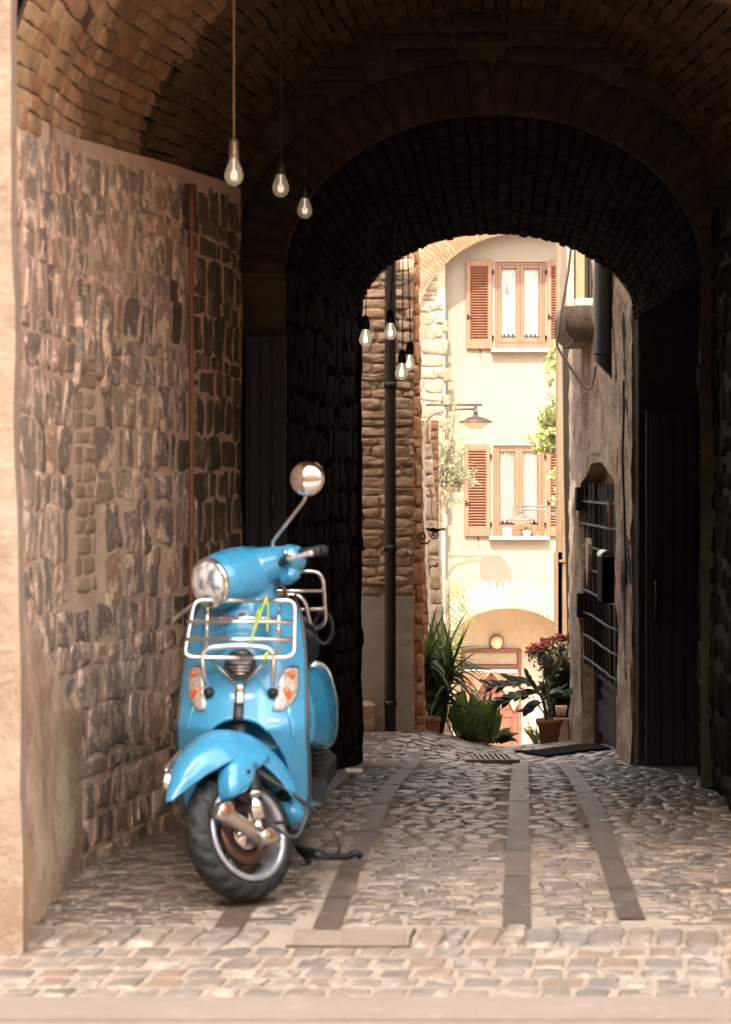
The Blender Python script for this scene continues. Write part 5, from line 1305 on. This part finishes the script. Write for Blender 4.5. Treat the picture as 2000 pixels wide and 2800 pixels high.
# --- front rack
def rx(z): return axx(z)+.145
def tb(mb, pts, r=.0078, cl=False, fr=.03):
    q = fillet([(rx(z), y, z) for y, z in pts], fr, 5); mb.tube(q, r, 10)
g = MB()
tb(g, [(.005, .967), (.178, .967), (.184, .785), (.10, .782), (.005, .782)]); tb(g, [(.005, .967), (-.160, .967), (-.182, .785), (-.10, .782), (.005, .782)])
for z in (.898, .842): g.tube([(rx(z)+.009, -.168-.012*(z < .9), z), (rx(z)+.009, .181, z)], .0074, 10)
for y in (-.115, .125): g.tube([(rx(.967)-.008, y, .967), (rx(.785)-.045, y, .785)], .006, 8)
g.tube([(rx(.91)-.04, -.115, .907), (rx(.91)-.04, .125, .907)], .005, 8)
rk = sb(g, 'front_rack', m_chrome)
g = MB(); lz_ = .668
pts = [(lsx(-.105, lz_)+.02, -.105, lz_), (rx(.72)-.03, -.118, .73), (rx(.8)+.012, -.122, .815), (rx(.82)+.018, -.02, .822), (rx(.82)+.018, .02, .822), (rx(.8)+.012, .118, .815), (rx(.72)-.03, .115, .73), (lsx(.108, lz_)+.02, .108, lz_)]
g.tube(fillet(pts, .04, 6), .0085, 10); sb(g, 'rack_leg', m_chrome, rk)
g = MB()
for s in (-1, 1): g.tube([(rx(.77)-.03, s*.095, .775), (lsx(0, .69)+.012, s*.012, .692)], .0042, 8)
sb(g, 'rack_stay', m_alu, rk)
for y in (-.105, .108):
    g = MB(); g.ell((lsx(y, .665)+.010, y, .663), (.022, .019, .019), None, 14, 10); sb(g, 'rack_foot', m_blk, rk)
# yellow-green cord left tied on the rack
scoot_M = Matrix.Translation(scoot.location) @ Matrix.Rotation(-(PI/2+BODY), 4, 'Z')
g = MB(); S_ = lambda y, z, e=.0: scoot_M @ Vector((rx(z)+e, y, z))
g.tube(spline([S_(.062, .978, -.01), S_(.066, .982, .012), S_(.058, .955, .014), S_(.045, .915, .024), S_(.035, .88, .022), S_(.025, .850, .018), S_(.020, .832, .022)], 5), .0042, 6)
g.tube(spline([S_(.064, .975, .012), S_(.073, .94, .006), S_(.072, .90, .016), S_(.074, .865, .006)], 5), .0035, 6); g.tube(spline([S_(.045, .912, .022), S_(.04, .94, .0), S_(.032, .885, .022), S_(.03, .86, .018)], 5), .004, 6)
g.tube(spline([S_(.082, .80, .008), S_(.072, .79, .014), S_(.066, .775, .012)], 5), .006, 6)
o = g.build('cord', M_simple('lime_cord', (.42, .52, .06), .7, ns=40)); tag(o, 'lime green cord knotted round the bars of the scooter front rack', 'cord')

# ================================================================ bulbs hanging on cords
m_bglass = M_glass('bulb_glass', (.97, .95, .90), .22)
tt_ = m_bglass.node_tree; ot_ = [n for n in tt_.nodes if n.type == 'OUTPUT_MATERIAL'][0]; pv_ = ot_.inputs[0].links[0].from_socket
df_ = tt_.nodes.new('ShaderNodeBsdfTranslucent'); df_.inputs[0].default_value = (.95, .93, .88, 1); d2_ = tt_.nodes.new('ShaderNodeBsdfDiffuse'); d2_.inputs[0].default_value = (.95, .93, .89, 1)
m1_ = tt_.nodes.new('ShaderNodeMixShader'); m1_.inputs[0].default_value = .5; tt_.links.new(df_.outputs[0], m1_.inputs[1]); tt_.links.new(d2_.outputs[0], m1_.inputs[2])
m2_ = tt_.nodes.new('ShaderNodeMixShader'); m2_.inputs[0].default_value = .36; tt_.links.new(pv_, m2_.inputs[1]); tt_.links.new(m1_.outputs[0], m2_.inputs[2]); tt_.links.new(m2_.outputs[0], ot_.inputs[0])
m_cordl = M_simple('pale_flex', (.30, .22, .14), .8); m_cordd = M_simple('dark_flex', (.03, .025, .02), .8)
t_ = NT('filament'); t_.p(Base_Color=(.9, .8, .6), Emission_Color=(1, .85, .6), Emission_Strength=.25); m_fil = t_.m
t_ = NT('far_filament'); t_.p(Base_Color=(.9, .8, .6), Emission_Color=(1, .88, .66), Emission_Strength=.8); m_fil2 = t_.m
def ceil_z(x, y):
    if y < D2: c, hw, zs, rs = vprof(y)
    else: c, hw, zs, rs = v2(y)
    q = (x-c)/hw; return zs+rs*math.sqrt(max(.02, 1-q*q))
def bulb(px, py, D, label, pale, swing=0.0, ang=0.0, grp='hanging light bulbs'):
    c = P(px, py, D); S = 1.14
    t = thing('hanging_bulb', label, 'light bulb', c, 0, grp)
    Mt = Matrix.Translation(c) @ Matrix.Rotation(ang, 4, 'Y') @ Matrix.Scale(S, 4)
    g = MB(); g.lathe([(0, -.031), (.012, -.029), (.023, -.020), (.0295, -.006), (.030, .006), (.026, .022), (.019, .038), (.0145, .052), (.0135, .062)], Mt, 24); g.build('bulb_glass', m_bglass, t)
    g = MB()
    for k in range(6):
        a = 2*PI*k/6; g.tube([Mt @ Vector((.010*math.cos(a), .010*math.sin(a), .012)), Mt @ Vector((.008*math.cos(a+.5), .008*math.sin(a+.5), -.012))], .0017, 5)
    g.tube([Mt @ Vector((0, 0, .055)), Mt @ Vector((0, 0, .012))], .003, 6); g.build('filament', m_fil if D < 12 else m_fil2, t)
    g = MB()
    if pale: g.lathe([(.0145, .055), (.0165, .060), (.0165, .085), (.014, .088), (.016, .094), (.013, .118), (.006, .122), (0, .122)], Mt, 18)
    else: g.lathe([(.015, .050), (.020, .053), (.0205, .085), (.017, .092), (.017, .108), (.010, .116), (0, .118)], Mt, 18)
    g.build('socket', M_simple('brass_socket', (.42, .33, .24), .35, .7) if pale else m_blk, t)
    top = Mt @ Vector((0, 0, .118)); zc = ceil_z(c.x, D)-.005
    g = MB(); n = 14; g.tube([(lerp(top.x, c.x+swing, i/n)+.002*N3(i*.7, px), D+.002*N3(i*.6, px, 4), lerp(top.z, zc, i/n)) for i in range(n+1)], .0042 if pale else .0034, 7)
    g.build('flex', m_cordl if pale else m_cordd, t)
bulb(640, 482, 8.8, 'nearest hanging bulb, on a pale cord with a brass socket', True)
bulb(768, 516, 9.9, 'second hanging bulb from the front, black socket, against the arch bricks', False)
bulb(834, 577, 11.0, 'smallest of the three front bulbs, black socket, lowest of those three', False)
bulb(1000, 930, 13.1, 'far hanging bulb against the worn brick wall, nearest the passage jamb', False, .02)
bulb(1068, 912, 13.4, 'far hanging bulb in front of the dark downpipe', False, .03)
bulb(1098, 1022, 13.2, 'lowest of the far hanging bulbs, partly in front of its neighbour', False, .01, .05)
bulb(1118, 998, 13.7, 'far bulb overlapping the lowest one, against the orange stone pier', False, -.01, .08)
# ================================================================ plants
m_yl = M_leaf('yucca_leaf', (.020, .045, .018), (.10, .16, .055), .22, .4)
m_asp = M_leaf('broad_leaf', (.018, .045, .014), (.09, .16, .035), .22, .35)
m_ol = M_leaf('olive_leaf', (.13, .13, .075), (.30, .29, .19), .25, .5)
m_yg = M_leaf('sunny_leaf', (.12, .14, .035), (.25, .25, .09), .35, .5)
m_dl = M_leaf('dark_leaf', (.006, .014, .006), (.018, .038, .012), .15, .4)
m_rose = M_leaf('azalea_petal', (0.150, 0.006, 0.028), (0.258, 0.017, 0.057), .3, .5)
m_bark = M_simple('bark', (.11, .08, .055), .9, ns=20, bmp=.5)
m_soil = M_simple('soil', (.05, .035, .025), .95, ns=40)
def rdir(up=.3): return Vector((U(-1, 1), U(-1, 1), U(-.2, 1)+up)).normalized()
def sprig(mb, p, d, L, n, ll, lw, droop=.2, stem=None, sr=.004, spread=1.0):
    pts = [p.copy()]; cur = d.normalized()
    for i in range(n):
        cur = (cur+Vector((U(-.25, .25), U(-.25, .25), U(-.2, .2)-droop/n))).normalized(); p = p+cur*L/n; pts.append(p.copy())
        for s in (-1, 1):
            mb.r = random.random(); sd = (cur*.6+rdir(0)*spread).normalized(); mb.blade(p, sd, (0, 0, 1), ll*U(.7, 1.2), lw*U(.8, 1.2), .3, 4, .15)
    if stem: stem.tube(pts, [sr*(1-.7*i/len(pts)) for i in range(len(pts))], 5)
# spiky yucca between the pier and the buttress
D = 18.7; base = Vector((XP(1192, D), D, gz(XP(1192, D), D)-.02))
t = thing('yucca', 'tall spiky yucca with drooping leaf blades beside the orange stone pier', 'plant', base)
lf = MB(); tr = MB()
heads = [(1166, 1790, 18.45, .95), (1212, 1785, 18.8, 1.05), (1232, 1830, 18.5, 1.0), (1182, 1850, 18.6, .9), (1215, 1890, 18.4, .9)]
for hx_, hy_, hd, k in heads:
    c = P(hx_, hy_, hd); tr.tube(spline([base+Vector((U(-.05, .05), U(-.05, .05), 0)), lerp(base, c, .5)+Vector((U(-.03, .03), 0, 0)), c], 5), .03, 8)
    for i in range(26):
        a = U(0, 2*PI); e = R(U(-28, 82)); d = Vector((math.cos(a)*math.cos(e), math.sin(a)*math.cos(e), math.sin(e)))
        lf.r = random.random(); L = U(.32, .50)*k
        lf.blade(c-Vector((0, 0, U(0, .12))), d, (0, 0, 1), L, U(.042, .066), U(.1, .5) if e > .7 else U(.5, 1.5), 9, .22, tip=.8)
tr.build('trunk', m_bark, t); lf.build('leaves', m_yl, t)
# clump of broad leaves in front of the house door
D = 19.0; base = Vector((XP(1298, D), D, gz(XP(1298, D), D)))
t = thing('broad_leaf_plant', 'low clump of broad green leaves in a pot before the brown house door', 'plant', base)
lf = MB()
for i in range(80):
    x = U(1244, 1345); c = P(x, 0, D+U(-.25, .3)); c.z = gz(c.x, c.y)+U(.0, .12)
    lean = (x-1296)/80; d = Vector((lean*.38+U(-.16, .16), U(-.3, .2), 1)).normalized()
    hgt = U(.20, .37)*(1-.35*abs(lean)); lf.r = U(0, 1)
    lf.blade(c, d, (U(-.4, .4), -1, 0), hgt, U(.045, .075), U(.05, .35), 8, .18, twist=U(-.7, .7))
for i in range(16):
    x = U(1340, 1372); c = P(x, 0, D-.2); c.z = gz(c.x, c.y)+U(.02, .06); lf.r = U(.5, 1)
    lf.blade(c, (U(.2, 1), U(-.4, .1), U(.1, .6)), (0, -.5, 1), U(.12, .2), U(.05, .07), .5, 7, .15)
lf.build('leaves', m_asp, t)
pm = MB(); pm.lathe([(0, 0), (.13, 0), (.17, .16), (.18, .16), (.18, .185), (.155, .185), (.15, .15), (0, .15)], Matrix.Translation(base+Vector((0, .1, 0))), 24); pm.build('pot', m_terra, t)
D = 18.45; base = Vector((XP(1285, D), D, gz(XP(1285, D), D)))
t = thing('spider_plant', 'grassy plant with thin arching pale leaves at the foot of the broad leaf clump', 'plant', base)
lf = MB()
for i in range(80):
    x = U(1238, 1335); c = P(x, 0, D+U(-.1, .1)); c.z = gz(c.x, c.y)+U(0, .1); lf.r = U(.1, 1)
    lf.blade(c, (U(-.5, .5), U(-.5, .2), 1), (0, -1, 0), U(.16, .32), U(.008, .014), U(.9, 2.4), 9, .2, tip=.6)
lf.build('leaves', m_yl, t)
pm = MB(); pm.lathe([(0, 0), (.07, 0), (.09, .09), (.085, .09), (.08, .075), (0, .07)], Matrix.Translation(base+Vector((0, .12, 0))), 18); pm.build('pot', m_blk, t)
o = MB(); D = 18.3; o.box((XP(1183, D), D, gz(XP(1183, D), D)+.10), (.125, .22, .03), None, .006); o.box((XP(1183, D), D, gz(XP(1183, D), D)+.04), (.105, .2, .1), None, .004)
o = o.build('planter', m_terra); tag(o, 'small terracotta trough at the foot of the yucca', 'planter')
# right side: potted plant with large dark leaves
D = 18.6; c = Vector((XP(1503, D), D, gz(XP(1503, D), D)))
zr = ZP(1966, D)
t = thing('potted_plant', 'terracotta pot with large dark ragged leaves reaching across the house door', 'potted plant', c)
pm = MB(); h = zr-c.z; pm.lathe([(0, 0), (.065, 0), (.092, h-.035), (.104, h-.035), (.108, h), (.095, h), (.088, h-.03), (0, h-.035)], Matrix.Translation(c), 28); pm.build('pot', m_terra, t)
so = MB(); so.lathe([(0, h-.035), (.090, h-.03)], Matrix.Translation(c), 24); so.build('soil', m_soil, t)
lf = MB(); st = MB()
root = Vector((c.x, c.y, zr-.02))
for (px, py, dd, w_, L, dirv) in ((1385, 1872, -.15, .11, .26, (-1, -.1, .05)), (1425, 1868, .05, .13, .22, (-1, .1, .22)), (1395, 1898, -.25, .12, .25, (-1, -.2, -.28)), (1440, 1890, -.1, .12, .2, (-.9, -.2, -.1)), (1448, 1916, -.2, .12, .17, (-.8, -.2, -.45)), (1468, 1890, 0, .13, .2, (-.3, -.3, .5)), (1500, 1865, .05, .11, .2, (.3, -.3, .6)), (1492, 1900, -.15, .12, .2, (.4, -.5, .2)), (1515, 1905, 0, .11, .2, (.8, -.2, .3))):
    p = P(px+ (30 if dirv[0] < -.7 else 0), py+4, D+dd)
    st.tube(spline([root+Vector((U(-.03, .03), U(-.03, .03), 0)), lerp(root, p, .55)+Vector((0, 0, .05)), p], 5), .005, 6)
    # ragged blade: several lobes along a midrib
    lf.r = random.random(); dv = Vector(dirv).normalized(); lf.blade(p, dv, (0, -.35, 1), L, w_, .35, 9, .16)
    for k in range(5):
        q = p+dv*L*(.2+.15*k); lf.r = random.random(); s = -1 if k % 2 else 1
        lf.blade(q, dv*.8+Vector((0, s*.2, s*.45-.1)), (0, -.4, 1), L*.42, w_*.5, .3, 5, .1)
st.build('stems', m_bark, t); lf.build('leaves', m_dl, t)
# small strap leaves beside the pot
D = 18.9; c = Vector((XP(1472, D), D, gz(XP(1472, D), D)))
t = thing('strap_leaf_plant', 'pale green strap leaves arching beside the terracotta pot', 'plant', c)
lf = MB()
for i in range(15):
    lf.r = U(.5, 1); lf.blade(c+Vector((U(-.03, .05), U(-.06, .06), .0)), (U(-.8, .4), U(-.3, .3), 1), (0, -1, 0), U(.16, .27), U(.014, .022), U(.8, 2.2), 9, .2, tip=.6)
lf.build('leaves', M_leaf('strap_leaf', (.12, .17, .03), (.28, .32, .10), .4, .4), t)
# dark planter with azalea
D = 19.1; c = Vector((XP(1545, D), D, gz(XP(1545, D), D)))
t = thing('azalea', 'azalea bush with crimson blossoms on a dark wooden stand behind the terracotta pot', 'shrub', c)
pm = MB(); zt_ = ZP(1935, D); pm.box((XP(1540, D), D+.25, (c.z+zt_)/2), (.24, .5, zt_-c.z), None, .01); pm.box((XP(1540, D), D+.2, zt_+.02), (.25, .5, .03), None, .006); pm.build('stand', m_dark, t)
lf = MB(); st = MB(); fl_ = MB()
rt = Vector((XP(1550, D), D+.1, zt_))
for i in range(95):
    tgt = P(U(1468, 1580), U(1765, 1910), D+U(-.2, .3)); d = tgt-rt
    st.tube([rt, rt+d*.5+Vector((0, 0, .03)), tgt], [.008, .005, .003], 5)
    for k in range(22):
        lf.r = random.random(); lf.blade(rt+d*U(.45, 1.02)+Vector((U(-.05, .05), U(-.05, .05), U(-.05, .04))), rdir(.1), (0, 0, 1), U(.035, .06), .02, .3, 4, .15)
for (px, py) in ((1447, 1781), (1464, 1772), (1472, 1783), (1478, 1768), (1490, 1757), (1499, 1762), (1508, 1753), (1520, 1752), (1530, 1746), (1541, 1750), (1556, 1745), (1482, 1779), (1455, 1778), (1494, 1770), (1565, 1752)):
    c2 = P(px, py, D+U(-.15, .1))
    for k in range(30):
        fl_.r = random.random(); fl_.blade(c2+Vector((U(-.026, .026), U(-.02, .02), U(-.02, .024))), rdir(.1), (0, 0, 1), U(.022, .036), .026, .2, 4, .3)
    for k in range(14):
        lf.r = random.random(); lf.blade(c2+Vector((U(-.03, .03), U(-.03, .03), U(-.06, -.01))), rdir(-.4), (0, 0, 1), U(.03, .05), .016, .3, 4, .15)
    st.tube([rt+Vector((0, 0, .15)), lerp(rt, c2, .6)+Vector((0, 0, .05)), c2], [.006, .004, .003], 5)
st.build('branches', m_bark, t); lf.build('leaves', m_dl, t); fl_.build('blossoms', m_rose, t)
pm = MB(); D = 18.9; pm.lathe([(0, 0), (.048, 0), (.062, .075), (.058, .075), (0, .06)], Matrix.Translation(P(1535, 1956, D)), 4, a0=PI/4, a1=2*PI+PI/4); 
pm.box((XP(1535, D), D, ZP(1957, D)-.025), (.13, .12, .012)); pm.box((XP(1535, D), D+.02, (ZP(1957, D)-.03+gz(XP(1535, D), D))/2), (.11, .10, ZP(1957, D)-.03-gz(XP(1535, D), D)))
o = pm.build('planter', [M_simple('cream_planter', (.62, .46, .33), .7)]); tag(o, 'small square cream planter on a plinth below the azalea', 'planter')
# olive tree reaching in from the left before the facade
D = 37.5; base = Vector((XP(1196, D), D, gz0(D)))
t = thing('olive_tree', 'grey-green olive branches reaching in front of a lower shutter', 'tree', base)
lf = MB(); st = MB(); cr = P(1200, 1330, D)
st.tube(spline([base, base+Vector((.05, 0, 1.2)), lerp(base, cr, .7), cr], 6), [.09]*7+[.07]*6+[.05]*6, 10)
for (px, py, k) in ((1215, 1230, 14), (1235, 1250, 14), (1255, 1265, 14), (1275, 1290, 12), (1300, 1310, 12), (1235, 1300, 16), (1255, 1330, 14), (1225, 1340, 16), (1205, 1290, 14), (1270, 1335, 10), (1240, 1385, 9), (1215, 1390, 10), (1200, 1240, 10), (1225, 1150, 7), (1245, 1095, 6), (1210, 1130, 7), (1285, 1320, 9), (1245, 1230, 9), (1290, 1210, 4)):
    p = P(px, py, D+U(-.35, .35)); st.tube(spline([cr+Vector((U(-.05, .05), 0, U(-.1, .1))), lerp(cr, p, .5)+Vector((U(-.08, .08), 0, U(-.02, .1))), p], 5), [.014*(1-.07*i) for i in range(11)], 5)
    for q in range(k):
        sprig(lf, lerp(cr, p, U(.55, 1.0))+Vector((U(-.12, .12), U(-.15, .15), U(-.1, .1))), rdir(.1), U(.12, .28), 6, .075, .017, .3, st, .003)
st.build('trunk', m_bark, t); lf.build('crown', m_ol, t)
# sunlit bush and trailing vine on the right
D = 33.0; base = P(1545, 1262, D)
t = thing('wall_shrub', 'sunny yellow-green shrub growing out of the wall above the grey street lamp', 'shrub', base)
lf = MB(); st = MB()
for i in range(46):
    p = P(1545-abs(random.gauss(0, 38)), U(1130, 1245), D+U(-.3, .3)); st.tube([base, lerp(base, p, .6)+Vector((.02, 0, .03)), p], [.012, .007, .003], 5)
    for q in range(3): sprig(lf, lerp(base, p, U(.5, 1)), (p-base).normalized()+rdir(0)*.6, U(.12, .25), 6, .085, .028, .2, st, .003)
for i in range(7):
    p = P(U(1500, 1540), U(1095, 1125), D); sprig(lf, lerp(base, p, .8), (p-base), .3, 6, .07, .025, .1, st, .003)
st.build('branches', m_bark, t); lf.build('leaves', m_yg, t)
D = 32.0; base = P(1540, 930, D)
t = thing('trailing_vine', 'thin vine with scattered yellow-green leaves trailing beside the shutters', 'vine', base)
lf = MB(); st = MB()
for path in ([(1548, 1280), (1546, 1200), (1543, 1040), (1540, 905)], [(1540, 905), (1530, 920), (1515, 960), (1498, 1000), (1505, 1040), (1500, 1052)], [(1540, 905), (1524, 935), (1512, 985), (1525, 1010), (1532, 1030)], [(1548, 1280), (1520, 1290), (1512, 1300), (1530, 1330), (1525, 1370), (1538, 1400)], [(1545, 1190), (1490, 1180), (1478, 1195), (1482, 1230)]):
    pts = spline([P(x, y, D) for x, y in path], 6); st.tube(pts, .004, 5)
    for p in pts[2:]:
        for k in range(3 if random.random() < .75 else 0):
            lf.r = random.random(); lf.blade(p+Vector((U(-.05, .05), U(-.05, .05), U(-.04, .04))), rdir(-.3), (0, -1, .2), U(.05, .085), .05, .3, 5, .1)
st.build('stems', m_bark, t); lf.build('leaves', m_yg, t)
# feathery creeper hanging beside the door arch
D = 27.0; base = Vector((XP(1222, D), D, gz0(D)))
t = thing('hanging_creeper', 'feathery yellow-green creeper spilling down beside the arched doorway', 'creeper', base)
lf = MB(); st = MB(); top = P(1222, 1585, D); st.tube(spline([base, base+Vector((.02, 0, .8)), top], 6), .03, 7)
for i in range(210):
    f = random.random(); yy = 1588+f*225; wmax = 8+60*math.sin(min(1, f*1.25)*PI)**1.0*(1 if f < .8 else .6); p = P(1226+U(-6, wmax*.8), yy, D+U(-.25, .25))
    sprig(lf, p, Vector((U(.1, .9), U(-.4, .4), U(-.9, .3))), U(.08, .2), 5, .045, .009, .8, None)
st.build('stem', m_bark, t); lf.build('foliage', m_yg, t)
# ================================================================ light and camera
sc = bpy.context.scene
w = bpy.data.worlds.new('World'); sc.world = w; w.use_nodes = True
nt = w.node_tree; bg = nt.nodes['Background']
sky = nt.nodes.new('ShaderNodeTexSky'); sky.sky_type = 'NISHITA'; sky.sun_disc = False
SUN = Vector((.13, .66, -.74)).normalized()
el = math.asin(-SUN.z); sky.sun_elevation = el
az = math.atan2(-SUN.x, -SUN.y); sky.sun_rotation = az
sky.dust_density = 3.0; sky.air_density = 1.0; sky.ozone_density = .6
hs = nt.nodes.new('ShaderNodeHueSaturation'); hs.inputs['Saturation'].default_value = .28
nt.links.new(sky.outputs[0], hs.inputs['Color']); hazy = nt.nodes.new('ShaderNodeMix'); hazy.data_type = 'RGBA'; hazy.blend_type = 'MULTIPLY'; hazy.inputs[0].default_value = 1; hazy.inputs[7].default_value = (1, .98, .925, 1)
nt.links.new(hs.outputs[0], hazy.inputs[6]); nt.links.new(hazy.outputs[2], bg.inputs[0]); bg.inputs[1].default_value = .15
L = bpy.data.lights.new('sun', 'SUN'); L.energy = 2.0; L.angle = R(.5); L.color = (1, .87, .71)
lo = bpy.data.objects.new('sun', L); C.objects.link(lo); lo.rotation_euler = SUN.to_track_quat('-Z', 'Y').to_euler(); lo.location = (0, -5, 30)
cd = bpy.data.cameras.new('camera'); cam = bpy.data.objects.new('camera', cd); C.objects.link(cam)
cam.location = (0, 0, CAMZ); cam.rotation_euler = (PI/2, 0, 0)
cd.sensor_fit = 'VERTICAL'; cd.sensor_height = 36; cd.lens = F/2800*36; cd.shift_y = -(1400-1300)/2800
cd.clip_start = .1; cd.clip_end = 500
cd.dof.use_dof = True; cd.dof.focus_distance = 24; cd.dof.aperture_fstop = 6.3; cd.dof.aperture_blades = 9
sc.camera = cam
sc.view_settings.view_transform = 'Standard'; sc.view_settings.look = 'None'; sc.view_settings.gamma = 1; sc.view_settings.exposure = 2.92
sc.render.engine = 'CYCLES'; cy = sc.cycles
cy.use_denoising = True
cy.max_bounces = 8; cy.diffuse_bounces = 5; cy.glossy_bounces = 4; cy.transmission_bounces = 6; cy.transparent_max_bounces = 12
cy.sample_clamp_indirect = 6; cy.caustics_reflective = False; cy.caustics_refractive = False
cy.use_adaptive_sampling = False
